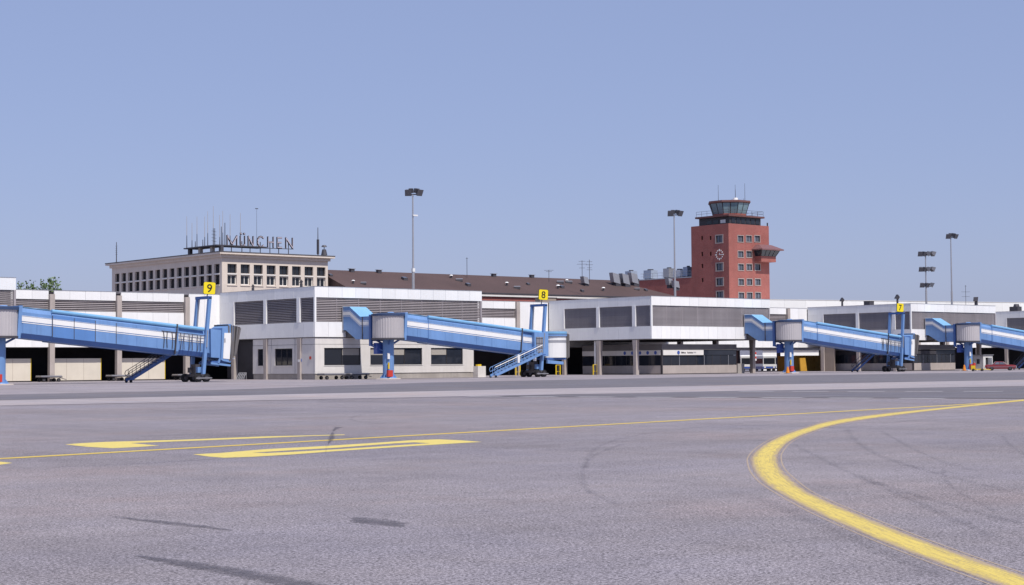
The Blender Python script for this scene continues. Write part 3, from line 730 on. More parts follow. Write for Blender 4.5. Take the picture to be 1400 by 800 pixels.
# antenna platform
PX = 131.5
pl = thing('antenna_platform', 'dark flat platform on stubby supports along the cream block roof', 'platform', (PX, 219, 18.7))
pa, pb = at_x(254, 340.5, PX), at_x(299, 336.0, PX)
B(-.4, 2.2, pb.y-219, pa.y-219, 1.12, 1.3).build('deck', steel, pl); B(2.2, 8.5, pb.y-219, pb.y-219+2.6, 1.12, 1.3).build('deck', steel, pl)
for f in (0.04, 0.36, 0.72, 0.98):
    yy = pb.y-219+(pa.y-pb.y)*(1-f)
    B(.3, .8, yy-.3, yy+.3, -.05, 1.12).build('support', stone if f in (.36, .72) else steel, pl)
wh = [(255.4,295.6,322),(262.5,304.5,328.5),(269.3,296,320),(267,330,330),(277.3,327.7,327.7),(279.9,296,324),(284,289,318.7),(291.6,281.5,312),(293.6,312,312),(300.4,294,324),(302.6,309.7,309.7),(304.6,288,318),(307.5,304.5,304.5),(314.6,292.5,322),(328.7,291,320)]
for i, (px, t0, t1) in enumerate(wh):
    xx = PX+0.3+(i % 3)*0.9; base = at_x(px, 338, xx) if px < 303 else at_y(px, 338, 221.5); bz = 20.0
    k = (FOC)/((base-CP).dot(fw))
    zt = at_d(px, t0, (base-CP).dot(fw)).z; zm = at_d(px, t1, (base-CP).dot(fw)).z
    an = thing('whip_antenna', '%s whip antenna from the left on the cream block roof platform' % ORD[i], 'antenna', (base.x, base.y, bz), group='whip antennas beside the roof letters')
    MB().tube((0, 0, 0), (0, 0, max(zm-bz, .8)), .07, .05).build('mast', steel, an)
    if zt > zm+.3: MB().tube((0, 0, max(zm-bz, .8)), (0, 0, zt-bz), .04, .025).build('whip', conc, an)
    if i in (7, 8): 
        for q in range(4): B(-.3, .3, -.02, .02, .8+q*.5, .84+q*.5).build('dipole', steel, an)
def roof_pole(px, y0, y1, D, label, head=None):
    p = at_d(px, y1, D); q = at_d(px, y0, D)
    a = thing('antenna', label, 'antenna', (p.x, p.y, p.z))
    MB().tube((0, 0, -.3), (0, 0, q.z-p.z), .09, .05).build('mast', steel, a)
    return a, q.z-p.z
a, h = roof_pole(159.2, 331, 359, 283, 'lone aerial mast on the far left roof corner of cream block')
for q in range(5): MB().tube((0, -.35, h*.4+q*.35), (0, .35, h*.4+q*.35), .025).build('dipole', steel, a)
a, h = roof_pole(434.7, 311, 347.5, 262, 'tall thin aerial near the right roof corner of cream block')
B(-.14, .14, -.14, .14, 0, h*.55).build('lattice_base', steel, a)
a, h = roof_pole(443.2, 335, 349, 263, 'short mast with flat head at right roof corner of cream block')
MB().cyl(0, 0, h-.3, h-.05, .45, .3, 12).build('head', steel, a); MB().cyl(0, 0, 0, .9, .5, .3, 12).build('base', steel, a)
a, h = roof_pole(351, 284.6, 338, 262, 'hair thin mast with small crosshead rising behind letter C'); a.children[0].scale = (.35, .35, 1)
MB().box(-.25, .25, -.04, .04, h-.12, h).build('crosshead', steel, a)

# ------------------------------------------------------------------ brown roofed brick range
rx0, rx1 = 150.2, 226.0
rb = thing('brick_range', 'long brick range under a brown tiled hipped roof', 'building', (0, 212, 0))
B(rx0, rx1-.6, 0, 20, 0, 12.75).build('wall', brick, rb)
roof = MB(); roof.add([(rx0, -.16, 13.12), (rx1, -.16, 13.12), (215.6, 10, 16.92), (rx0, 10, 16.92), (rx0, 20.6, 13.12), (rx1, 20.6, 13.12)], [(0, 1, 2, 3), (1, 5, 2), (3, 2, 5, 4), (0, 3, 4), (0, 4, 5, 1)])
roof.build('roof', tile, rb)
B(rx0, rx1, -.30, -.14, 12.82, 13.10).build('gutter', frame_w, rb); B(rx0, rx1, -.13, .0, 12.76, 12.80).build('soffit', steel, rb)
B(rx0, rx1, -.1, .05, 13.22, 13.44).build('snow_guard', steel, rb)
def on_roof(px, py):      # point where the sight line meets the roof slope
    n = Vector((0, -3.8, 10.6)).normalized(); p0 = Vector((0, 211.4, 13.12)); d = ray(px, py)
    return CP+d*((p0-CP).dot(n)/d.dot(n))
hat = [(483,387),(497,388),(553,382),(640,390),(617,380),(628,384),(693,390),(707,394),(722,389),(766,387),(775,386),(778,387),(768,393),(796,398),(763,394),(871,396),(825,397),(883,397),(452,377)]
PLC = ['tower side', 'bridge side']
for i, (px, py) in enumerate(sorted(hat)):
    p = on_roof(px, py)
    kind = i % 3
    lab = '%s roof %s from the left on the brown roof' % ((ORD+['seventeenth', 'eighteenth', 'nineteenth'])[i], ('skylight', 'vent cowl', 'hatch')[kind])
    fs = rnd.uniform(.5, .8)
    t = thing(('skylight', 'vent_cowl', 'roof_hatch')[kind], lab, ('skylight', 'roof vent', 'hatch')[kind], tuple(p), group='fittings on the brown roof')
    if kind == 0:
        MB().prism([(-.5, -.3), (.5, -.1), (.5, .55), (-.5, .3)], 'x', -.55, .55).build('upstand', steel, t)
        MB().prism([(-.45, .32), (.45, .56), (.45, .6), (-.45, .36)], 'x', -.5, .5).build('pane', gblue, t)
    elif kind == 1:
        MB().cyl(0, 0, -.2, .55, .22, n=10).build('pipe', steel, t); MB().cyl(0, 0, .55, .8, .5, .25, 10).build('cap', stripe, t)
    else:
        B(-.8, .8, -.3, .3, -.2, .35).build('frame', steel, t); t.rotation_euler = (0, 0, R(-35))
        MB().prism([(-.35, .36), (.35, .5), (.35, .58), (-.35, .44)], 'x', -.85, .85).build('lid', grey, t)
    t.scale = (fs, fs, fs)
for i, (px, py) in enumerate([(481,370),(518,371.5),(675,376.5),(727,378)]):
    p = on_roof(px, py+1.5)
    t = thing('chimney', '%s ridge chimney from the left on the brown roof' % ORD[i], 'chimney', tuple(p), group='ridge chimneys on the brown roof')
    B(-.35, .35, -.3, .3, -.4, .42).build('stack', steel, t); B(-.5, .5, -.4, .4, .42, .5).build('cap', grey, t)
for i, (px, py) in enumerate([(801,386),(843,386),(856,387),(868,386),(916.5,388),(925,391)]):
    p = on_roof(px, min(py+4, 399))
    big = i in (1, 2, 3); s = 1.45 if big else 1.0
    t = thing('ventilation_hood', '%s slanted grey ventilation hood from the left on the brown roof' % ORD[i], 'ventilation hood', tuple(p), group='slanted hoods on the brown roof')
    B(-.4*s, .5*s, -.3*s, .5*s, -.3, .8*s).build('duct', steel, t)
    MB().loft([[(-.75*s, -.5, .35*s), (.35*s, -.5, .15*s), (.35*s, .45, .15*s), (-.75*s, .45, .35*s)], [(-1.0*s, -.5, 1.55*s), (.1*s, -.5, 1.35*s), (.1*s, .45, 1.35*s), (-1.0*s, .45, 1.55*s)]]).build('hood', grey, t)
def tv_aerial(px, y0, y1, D, label, arms):
    p = at_d(px, y1, D); q = at_d(px, y0, D); h = q.z-p.z
    t = thing('television_aerial', label, 'aerial', (p.x, p.y, p.z)); MB().tube((0, 0, -.6), (0, 0, h), .045).build('mast', steel, t)
    for f, L in arms: MB().beam((-L*.757, L*.653, h*f), (L*.757, -L*.653, h*f), .04, .05).build('boom', steel, t)
tv_aerial(750.5, 369, 381, 285, 'small slanting aerial on the roof ridge above sign 8', [(.95, .8), (.8, .5)])
tv_aerial(796, 356, 382, 290, 'left of two comb aerials on the brown ridge right of sign 8', [(.95, .6), (.8, .9), (.6, .5)])
tv_aerial(806, 355, 383, 290, 'right of two comb aerials on the brown ridge right of sign 8', [(.9, .5), (.75, .6), (.6, .4), (.5, .5)])
tv_aerial(1320.5, 390, 414, 345, 'comb aerial behind the right pavilion roof beside the thin floodlight mast', [(.62, .9), (.35, .8), (.95, .2)])
tv_aerial(638.5, 352, 377, 285, 'hair thin aerial on the brown ridge above the second pavilion', [(.95, .2)])

# ------------------------------------------------------------------ control tower
TX, TY = 256.84, 230.3
tw = thing('control_tower', 'red brick airport control tower with flared glass cab', 'tower', (TX, TY, 0))
TWX, TWY = 12.5, 10.4
def lx(px, py): p = at_y(px, py, TY); return p.x-TX, p.z
def ly(px, py): p = at_x(px, py, TX); return p.y-TY, p.z
fh = []
rows = [326.6, 347.7, 365.4, 385.7, 404.3]
for ri, y in enumerate(rows):
    for ci, px in enumerate((1012.9, 1024.3, 1035.7)):
        if ri == 1 and ci == 2: continue
        x, z = lx(px, y); hw = 0.82 if not (ri == 1 and ci == 1) else .45
        xq = (lx(1012.9, 365)[0], lx(1024.3, 365)[0], lx(1035.7, 365)[0])[ci]
        fh.append((round(xq-.82, 3), round(xq+.82, 3), z-.62, z+.62))
shh = []
for y in (326.8, 365.0, 385.4, 403.5):
    yy, z = ly(983.9, y); yq = ly(983.9, 365)[0]; shh.append((round(yq-.85, 3), round(yq+.85, 3), z-.72, z+.72))
sm_ = []
for (px, y) in ((960, 325.5), (971.7, 325.5), (959.4, 347.5), (971.5, 347), (959.4, 363.8), (959.8, 383)):
    yy, z = ly(px, y); yq = ly(960 if px < 965 else 971.6, 350)[0]; sm_.append((round(yq-.25, 3), round(yq+.25, 3), z-.42, z+.42))
wall_with_holes(MB(), 'x', 0, TWX, 0, 30.0, 0, .35, fh).build('wall', brick, tw)
wall_with_holes(MB(), 'y', .352, TWY, 0, 29.998, 0, .35, shh+sm_).build('wall', brick, tw)
B(.5, TWX-.002, .5, TWY, 0, 29.7).build('inner_wall', dark, tw)
B(TWX-.35, TWX, .352, TWY, 0, 29.996).build('wall', brick, tw); B(.352, TWX-.352, TWY-.35, TWY, 0, 29.994).build('wall', brick, tw)
for h_ in fh:
    window(tw, 'x', h_[0], h_[1], h_[2], h_[3], .1, 2, fmat=frame_dk, gm=gblue, fw_=.07)
    m = MB(); m.box(h_[0]-.14, h_[1]+.14, -.06, .1, h_[3], h_[3]+.14); m.box(h_[0]-.14, h_[1]+.14, -.08, .1, h_[2]-.14, h_[2]); m.box(h_[0]-.14, h_[0], -.05, .1, h_[2], h_[3]); m.box(h_[1], h_[1]+.14, -.05, .1, h_[2], h_[3])
    m.build('window_surround', surround, tw)
for h_ in shh:
    window(tw, 'y', h_[0], h_[1], h_[2], h_[3], .1, 2, fmat=frame_dk, gm=gblue, fw_=.07)
    m = MB(); m.box(-.06, .1, h_[0]-.25, h_[1]+.25, h_[3], h_[3]+.2); m.box(-.08, .1, h_[0]-.25, h_[1]+.25, h_[2]-.2, h_[2]); m.box(-.05, .1, h_[0]-.25, h_[0], h_[2], h_[3]); m.box(-.05, .1, h_[1], h_[1]+.25, h_[2], h_[3])
    m.build('window_surround', surround, tw)
# clock
yy, z = ly(983.9, 348.3)
ck = B(-.04, .0, yy-.03, yy+.03, z-.03, z+.03).build('clock', steel, tw)
for k in range(12):
    a = k*math.pi/6; r0, r1 = (.72, 1.15) if k % 3 == 0 else (.78, 1.02)
    MB().beam((-.08, yy+math.sin(a)*r0, z+math.cos(a)*r0), (-.08, yy+math.sin(a)*r1, z+math.cos(a)*r1), .10, .22 if k % 3 == 0 else .2).build('hour_mark', stripe, ck)
for a, L in ((math.radians(-92), .62), (math.radians(-20), .38)): MB().beam((-.12, yy, z), (-.12, yy+math.sin(a)*L, z+math.cos(a)*L), .05, .13).build('hand', stripe, ck)
# gallery and cab
cxx, cyy = TWX/2-.1, TWY/2
B(1.4, TWX-1.4, 1.0, TWY-1.0, 29.7, 31.6).build('gallery_storey', frame_dk, tw)
for k in range(6): B(2+k*1.5, 2+k*1.5+1.1, .93, .99, 30.3, 31.3).build('gallery_pane', gdark, tw)
for k in range(3): B(1.33, 1.39, 2+k*1.9, 2+k*1.9+1.4, 30.3, 31.0).build('gallery_pane', gdark if k else stripe, tw)
B(.7, TWX-.7, .5, TWY-.5, 31.6, 31.95).build('gallery_roof', towerroof, tw)
rl = MB()
for (p, q) in (((.9, .7), (TWX-.9, .7)), ((.9, .7), (.9, TWY-.7)), ((TWX-.9, .7), (TWX-.9, TWY-.7))):
    for zz in (32.5, 33.0): rl.tube((*p, zz), (*q, zz), .03)
    for k in range(7):
        f = k/6; rl.tube((p[0]+(q[0]-p[0])*f, p[1]+(q[1]-p[1])*f, 31.95), (p[0]+(q[0]-p[0])*f, p[1]+(q[1]-p[1])*f, 33.0), .03)
rl.build('railing', steel, tw)
def octo(r, z, rot=math.pi/8): return [(cxx+r*math.cos(rot+k*math.pi/4), cyy+r*math.sin(rot+k*math.pi/4), z) for k in range(8)]
MB().loft([octo(3.6, 31.95), octo(3.65, 32.45)]).build('cab_base', brick, tw)
MB().loft([octo(3.2, 32.45), octo(3.9, 34.55)]).build('cab_core', dark, tw)
gl0, gl1 = octo(3.62, 32.47), octo(4.35, 34.62)
for k in range(8):
    a0, a1, b0, b1 = Vector(gl0[k]), Vector(gl0[(k+1) % 8]), Vector(gl1[k]), Vector(gl1[(k+1) % 8])
    for h in range(2):
        f0, f1 = h/2+.03, (h+1)/2-.03
        q = [a0.lerp(a1, f0), a0.lerp(a1, f1), b0.lerp(b1, f1), b0.lerp(b1, f0)]
        c = Vector((cxx, cyy, 34)); inn = [p+(c-p).normalized()*.05 for p in q]
        MB().loft([q, inn]).build('cab_pane', gcab, tw)
        MB().beam(a0.lerp(a1, h/2), b0.lerp(b1, h/2), .10, .10).build('cab_mullion', frame_dk, tw)
MB().loft([octo(4.45, 34.62), octo(4.65, 34.78), octo(4.6, 35.15)]).build('cab_roof', towerroof, tw)
MB().cyl(cxx-.3, cyy-2, 35.15, 35.8, .6, .45, 12).build('roof_beacon', stripe, tw)
for dx, dy, h in ((-2.8, .5, 3.4), (-.3, -2, 2.4), (1.0, -.8, 3.6), (3.1, -1.6, 3.9), (2.0, 1, .8), (1.6, -2.6, .6)):
    MB().tube((cxx+dx, cyy+dy, 35.1), (cxx+dx, cyy+dy, 35.15+h), .05, .03).build('aerial', steel, tw)
MB().tube((.9, .7, 33), (.9, .7, 33.9), .03).build('aerial', steel, tw)
B(TWX-.3, TWX-.1, .1, .3, 30, 30.7).build('lamp', steel, tw)
# apron control bay hung on the front
b0x = lx(1029.5, 350)[0]; b1x = b0x+5.9; zz = lx(1040, 352)[1]
def rec(x0, x1, y0, y1, z): return [(x0, y0, z), (x1, y0, z), (x1, y1, z), (x0, y1, z)]
MB().loft([rec(b0x+.6, b1x-.7, -1.7, -.02, zz-1.0), rec(b0x+.6, b1x-.7, -1.7, -.02, zz+.15)]).build('bay_base', brick, tw)
MB().loft([rec(b0x+.65, b1x-.75, -1.65, -.02, zz+.16), rec(b0x+.2, b1x-.2, -2.3, -.02, zz+1.35)]).build('bay_glass', gdark, tw)
for f in (0, .25, .5, .75, 1): MB().beam((b0x+.63+(b1x-b0x-1.36)*f, -1.68, zz+.16), (b0x+.18+(b1x-b0x-.36)*f, -2.33, zz+1.36), .09, .09).build('bay_mullion', frame_dk, tw)
MB().loft([rec(b0x-.4, b1x+.5, -2.9, -.02, zz+1.37), rec(b0x-.4, b1x+.5, -2.9, -.02, zz+1.6), rec(b0x+.9, b1x-1.2, -.9, -.02, zz+2.6)]).build('bay_roof', pinkroof, tw)
# annex behind the tower
an = thing('annex', 'lower brick annex with roof machinery left of the tower', 'building', (TX, TY+TWY+.02, 0))
B(0, 14, 0, 16, 0, 19.4).build('wall', brick, an); B(-.1, 14.1, .05, 16.1, 19.4, 19.6).build('coping', grey, an)
rl = MB()
for k in range(11): rl.tube((.3, .4+k*1.4, 19.6), (.3, .4+k*1.4, 20.8), .035)
for q in (20.2, 20.8): rl.tube((.3, .4, q), (.3, 15.2, q), .035)
rl.build('railing', grey, an)
for i, (p0, p1, y0, y1) in enumerate([(858, 868, 370, 378.5), (883, 896, 368.5, 380), (910, 920, 366, 376.5), (923, 936, 368.5, 376.5), (937.5, 945, 363.5, 376)]):
    a = at_x((p0+p1)/2, y1, TX+3); half = abs(at_x(p0, y1, TX+3).y-at_x(p1, y1, TX+3).y)/2; h = at_x(p0, y0, TX+3).z-a.z
    base = max(19.62, a.z) if i > 1 else a.z
    t = thing('cooling_unit', '%s rooftop cooling unit from the left beside the tower' % ORD[i], 'cooling unit', (a.x, a.y, 19.62), group='machines on the annex roof')
    half *= .78; h *= .85; B(-1, 1, -half, half, .25, max(1.0, a.z+h-19.62)).build('casing', (paleunit, paleunit, grey, stripe, paleunit)[i], t)
    for s in (-1, 1): B(-.9, .9, s*half*.8-.06, s*half*.8+.06, 0, .25).build('foot', steel, t)
    MB().cyl(0, 0, max(1.0, a.z+h-19.62), max(1.0, a.z+h-19.62)+.25, half*.6, n=12).build('fan', steel, t)
# ------------------------------------------------------------------ passenger bridges
SL = -0.0966                                  # slope of the tunnel
def tz(x): return 7.65+SL*(x-1.7)             # tunnel roof height above the apron
def tsec(x, hw, h, drop):                     # eight-sided tunnel section at x
    t = tz(x)-drop
    return [(x, -hw*.80, t-h), (x, -hw, t-h+.42), (x, -hw, t-.42), (x, -hw*.78, t), (x, hw*.78, t), (x, hw, t-.42), (x, hw, t-h+.42), (x, hw*.80, t-h)]
def skew(m): return m
def side_strip(x0, x1, y, t0, t1, th, drop=0.0):
    m = MB(); m.loft([[(x, y, tz(x)-drop-t1), (x, y-th, tz(x)-drop-t1), (x, y-th, tz(x)-drop-t0), (x, y, tz(x)-drop-t0)] for x in (x0, x1)])
    return m
def wheel(parent, x, y, z, r, wd):
    m = MB().cyl(0, 0, -wd/2, wd/2, r, n=18); m.v = [(a, c, b) for a, b, c in m.v]
    o = m.build('wheel', rubber, parent, (x, y, z))
    h = MB().cyl(0, 0, -wd/2-.02, wd/2+.02, r*.5, n=12); h.v = [(a, c, b) for a, b, c in h.v]; h.build('hub', steel, o)
def stairs(t, xb, zb, xt, zt, y, mat, railmat, right=True):
    s = MB()
    for yy in (y-.42, y+.42): s.beam((xb, yy, zb), (xt, yy, zt), .07, .3)
    o = s.build('stair', mat, t)
    n = 13
    for k in range(1, n):
        f = k/n; x = xb+(xt-xb)*f; z = zb+(zt-zb)*f
        B(x-.14, x+.14, y-.40, y+.40, z+.06, z+.10).build('tread', grey, o)
    for yy in (y-.44, y+.44):
        r = MB()
        for q in (.5, 1.0): r.tube((xb, yy, zb+q), (xt, yy, zt+q), .035)
        r.tube((xb, yy, zb+.5), (xb-.12, yy, zb+.75), .035); r.tube((xb, yy, zb+1.0), (xb-.12, yy, zb+.75), .035)
        for k in range(6):
            f = (k+.3)/6; x = xb+(xt-xb)*f; z = zb+(zt-zb)*f; r.tube((x, yy, z), (x, yy, z+1.0), .03)
        r.build('handrail', railmat, o)
    for sgn in (-1, 1):
        m = MB().cyl(0, 0, -.05, .05, .16, n=10); m.v = [(a, c, b) for a, b, c in m.v]; m.build('castor', rubber, o, (xb+.1, y+sgn*.5, .17))
def bridge(X, label, number, signz, cabtype, stair_front, darkpanels=False, vest_len=7.3, gx=22.9):
    t = thing('passenger_bridge', label, 'passenger bridge', (X, 158.2, 0), group='blue passenger bridges at the gates')
    MB().cyl(0, 0, 0, .12, 1.5, 1.35, 24).build('pedestal', conc, t)
    c = MB().cyl(0, 0, .12, .22, 1.0, .95, 20).cyl(0, 0, .22, 4.66, .66, n=24); c = c.build('column', blue, t, smooth=False)
    for k in range(6):
        a = k*math.pi/3+.3; MB().prism([(.66, .22), (.95, .22), (.66, .6)], 'y', -.03, .03).build('gusset', blue, c).rotation_euler = (0, 0, a)
    B(-.62, -.3, -.72, -.62, 2.35, 3.05).build('notice_plate', stripe, c); B(-.55, -.38, -.74, -.62, 1.2, 1.95).build('control_box', yel2, c)
    B(-.72, -.05, -.95, -.62, .3, 1.05).build('hose_box', red, c)
    # rotunda: vertical ribs on the drum
    n = 72; prof = []
    for k in range(n):
        r = 1.84 if k % 2 else 1.80
        prof.append((r*math.cos(2*math.pi*k/n), r*math.sin(2*math.pi*k/n)))
    MB().prism(prof, 'z', 4.80, 7.36).build('rotunda', drumm, t)
    MB().cyl(0, 0, 4.60, 4.80, 1.95, n=40).build('rotunda_floor', steel, t)
    cap = MB().cyl(0, 0, 7.36, 7.62, 1.97, n=40).cyl(0, 0, 7.62, 7.72, 1.8, 1.3, n=40).build('rotunda_roof', capdark, t)
    MB().cyl(.6, .3, 7.72, 7.86, .5, .3, 16).build('roof_hatch', blue, cap)
    for k in range(3):
        a = k*2*math.pi/3; MB().beam((.6*math.cos(a), .6*math.sin(a), 4.1), (1.6*math.cos(a), 1.6*math.sin(a), 4.6), .12, .2).build('bracket', blue_dk, c)
    # portal frames either side of the rotunda
    for (x0, x1, y0, y1, zt_) in ((-1.55, 1.35, 1.35, 1.72, 7.55), ):
        m = MB().box(x0, x0+.3, y0, y1, 3.9, zt_); m.box(x1-.3, x1, y0, y1, 4.6, zt_); m.box(x0+.3, x1-.3, y0, y1, zt_-.25, zt_); m.build('portal_frame', blue_dk, t)
    m = MB().prism([(1.30, 4.55), (1.62, 4.55), (1.85, 7.8), (1.50, 7.8)], 'y', -1.35, -1.0); m.prism([(1.30, 4.55), (1.62, 4.55), (1.85, 7.8), (1.50, 7.8)], 'y', 1.0, 1.35); m.box(1.5, 1.85, -1.0, 1.0, 7.5, 7.8); m.build('portal_frame', blue, t)
    m = MB().beam((-1.5, 1.5, 4.0), (-.3, .2, 3.2), .1, .16); m.beam((-1.5, 1.5, 4.55), (1.2, 1.5, 4.55), .12, .18); m.beam((-1.5, 1.5, 4.0), (-.2, 1.2, 4.05), .1, .12); m.build('brace', blue_dk, t)
    B(-1.1, -.25, .7, 1.4, 2.95, 4.25).build('cable_cabinet', busblue, t)
    # vestibule stepping down from the pavilion
    vx0, vx1 = -1.33, 1.0; Lw = vest_len
    prof = [(Lw, 5.85), (Lw, 8.57), (Lw-1.5, 8.57), (Lw-3.65, 7.33), (1.72, 7.33), (1.72, 4.72), (Lw-2.7, 4.72), (Lw-.6, 5.85)]
    v = MB().prism(prof, 'x', vx0, vx1).build('vestibule', blue, t)
    tops = [(Lw-.05, 8.57), (Lw-1.45, 8.57), (Lw-3.6, 7.33), (1.75, 7.33)]
    for o0, o1, mt_ in ((.42, .47, stripe), (.55, .95, stripe), (1.04, 1.09, stripe)):
        m = MB()
        for s, xx in ((-1, vx0), (1, vx1)):
            m.loft([[(xx+s*.02, y, z-o1), (xx-s*.02, y, z-o1), (xx-s*.02, y, z-o0), (xx+s*.02, y, z-o0)] for y, z in tops])
        m.build('stripe', mt_, v)
    m = MB()
    for i in range(3):
        (y0, z0), (y1, z1) = tops[i], tops[i+1]
        m.loft([[(vx0-.04, y, z+.005), (vx1+.04, y, z+.005), (vx1+.04, y, z+.05), (vx0-.04, y, z+.05)] for y, z in ((y0, z0), (y1, z1))])
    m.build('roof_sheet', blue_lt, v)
    B(vx0-.05, vx1+.05, 3.2, 3.34, 4.68, 7.36).build('seam_band', steel, v)
    B(vx0-.12, vx1+.12, Lw-.12, Lw-.01, 5.7, 8.7).build('wall_collar', grey, v)
    MB().prism([(Lw-.02, 5.0), (Lw-.02, 5.84), (Lw-1.3, 5.3), (Lw-1.3, 5.1)], 'x', -.9, .6).build('wall_bracket', steel, t)
    # telescoping tunnel
    xi, xo, xe = 1.6, 5.0, gx-3.9
    MB().loft([tsec(xi, 1.12, 2.95, .04), tsec(xo+.6, 1.12, 2.95, .04)]).build('inner_tunnel', blue, t)
    MB().loft([tsec(xo, 1.22, 3.08, -.02), tsec(xe, 1.22, 3.08, -.02)]).build('outer_tunnel', blue, t)
    MB().loft([tsec(xe-.1, 1.02, 2.8, .14), tsec(gx+.2, 1.02, 2.8, .14)]).build('end_tunnel', blue, t)
    for s in (-1, 1):
        np_ = 6
        for k in range(np_):
            a = xo+.04+(xe-xo-.08)*k/np_; b = xo+.04+(xe-xo-.08)*(k+1)/np_
            side_strip(a+.025, b-.025, s*1.22+(0 if s < 0 else .035), 1.56, 2.62, .035).build('side_panel', blue_md if (darkpanels and k < 2) else blue, t)
            side_strip(a+.025, b-.025, s*1.22+(0 if s < 0 else .035), .44, .80, .035).build('side_panel', blue_md if (darkpanels and k < 2) else blue, t)
            if darkpanels and k < 4: side_strip(a-.03, a+.03, s*1.22+(0 if s < 0 else .06), .5, 2.6, .06).build('panel_seam', steel, t)
        for k in range(2):
            a = xi+.35+(xo-xi-.45)*k/2; b = xi+.35+(xo-xi-.45)*(k+1)/2
            side_strip(a+.02, b-.02, s*1.12+(0 if s < 0 else .03), 1.56, 2.55, .03).build('side_panel', blue, t)
        for (a, b, yy) in ((xi+.25, xo, 1.12), (xo+.02, xe-.02, 1.22), (xe+.02, gx-.3, 1.02)):
            for o0, o1 in ((.80, .83), (.88, 1.36), (1.45, 1.53)):
                side_strip(a, b, s*yy+(0 if s < 0 else .045), o0, o1, .045).build('stripe', stripe, t)
    for s in (-1, 1):                     # dark blue strips laid along the lower chamfer
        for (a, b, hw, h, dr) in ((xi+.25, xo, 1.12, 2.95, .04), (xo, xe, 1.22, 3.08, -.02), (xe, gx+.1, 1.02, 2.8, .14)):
            MB().loft([[(x, s*hw*.80, tz(x)-dr-h-.012), (x, s*(hw+.012), tz(x)-dr-h+.40), (x, s*(hw+.03), tz(x)-dr-h+.43), (x, s*hw*.80, tz(x)-dr-h-.05)] for x in (a, b)]).build('chamfer_strip', blue_dk, t)
    m = MB()
    for s in (-1, 1): m.tube((xo, s*1.12, tz(xo)-.05), (gx-.6, s*1.12, tz(gx-.6)-.05), .2, n=10)
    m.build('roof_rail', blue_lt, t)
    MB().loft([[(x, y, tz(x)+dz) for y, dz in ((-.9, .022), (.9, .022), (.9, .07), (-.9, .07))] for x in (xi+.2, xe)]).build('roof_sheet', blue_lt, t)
    MB().loft([tsec(xe-.16, 1.3, 3.2, -.08), tsec(xe+.16, 1.3, 3.2, -.08)]).build('tunnel_collar', blue, t)
    for yy in (-1.34, 1.34): MB().beam((xe, yy, tz(xe)+.15), (xe-.3, yy, tz(xe)-3.0), .1, .22).build('collar_post', steel, t)
    # cable loops hung beside the end tunnel
    if cabtype != 'curtain':
        m = MB()
        for k in range(5):
            xa = xe-1.6+k*1.0; zt_ = tz(xa)-.75
            for dx in (0, .45):
                pts = [(xa+dx, -1.3, zt_), (xa+dx+(.08 if dx == 0 else -.08), -1.34, zt_-.8), (xa+dx+(.02 if dx == 0 else -.02), -1.3, zt_-1.75)]
                for q in range(2): m.tube(pts[q], pts[q+1], .045, n=5)
        m.tube((xe-1.8, -1.28, tz(xe-1.8)-.74), (gx-.2, -1.28, tz(gx-.2)-.74), .04)
        m.build('cable_loops', steel, t)
    # lifting gantry, bogie, number sign
    tilt = .085
    gt = MB()
    for s in (-1, 1):
        gt.beam((gx-.75, s*1.22, .75), (gx+.05, s*1.22, 9.0), .34, .36)
    g = gt.build('gantry_columns', blue, t)
    B(gx-.18, gx+.22, -1.4, 1.4, 8.86, 9.16).build('crossbar', blue_dk, g)
    MB().beam((gx-.30, .92, 4.8), (gx+.0, .92, 8.8), .12, .14).build('lift_rail', grey, g)
    MB().beam((gx-.45, -1.44, 3.7), (gx-.32, -1.44, 5.5), .10, .14).build('lift_cylinder', grey, g)
    ax = gx-.95
    bo = MB().box(ax-.45, ax+.45, -1.5, 1.5, .55, .85); bo.box(ax-.3, ax+.3, -.5, .5, .85, 1.9); bo = bo.build('bogie', steel, t)
    B(ax-.25, ax+.35, -.9, -.4, 1.0, 1.6).build('drive_motor', blue, bo); B(ax-.5, ax-.1, .2, .8, 1.0, 1.55).build('hydraulic_tank', steel, bo)
    MB().tube((ax-.9, -1.7, .42), (ax+1.0, -1.7, .42), .05).build('bumper_bar', grey, bo)
    for s in (-1, 1):
        for dx in (-.48, .48): wheel(bo, ax+dx, s*1.35, .45, .45, .34)
    if number:
        sg = MB().prism([(-.62+.12*math.cos(a)*0, 0) for a in (0,)]*1 + [], 'y', 0, 1) if False else MB()
        rr = .16; pts = []
        for cx_, cz_, a0 in ((.64-rr, .64-rr, 0), (-.64+rr, .64-rr, 90), (-.64+rr, -.64+rr, 180), (.64-rr, -.64+rr, 270)):
            for q in range(5): a = R(a0+q*22.5); pts.append((cx_+rr*math.cos(a), cz_+rr*math.sin(a)))
        sgn_ = MB().prism(pts, 'y', -.05, .05).build('number_sign', yel, t, (gx+.6, -.25, signz))
        edge = MB(); k_ = len(pts)
        edge.prism([(x*1.045, z*1.045) for x, z in pts], 'y', -.03, .045); edge.build('sign_rim', blk, sgn_)
        me_ = text_obj('numeral', number, .56, .88, .012, blk, sgn_, (0, -.058, -.44), .008)
        MB().tube((-.2, .1, -.95-(signz-10.05)), (0, .1, .1), .06).build('sign_post', steel, sgn_)
        sgn_.rotation_euler = (0, R(3), R(-14))
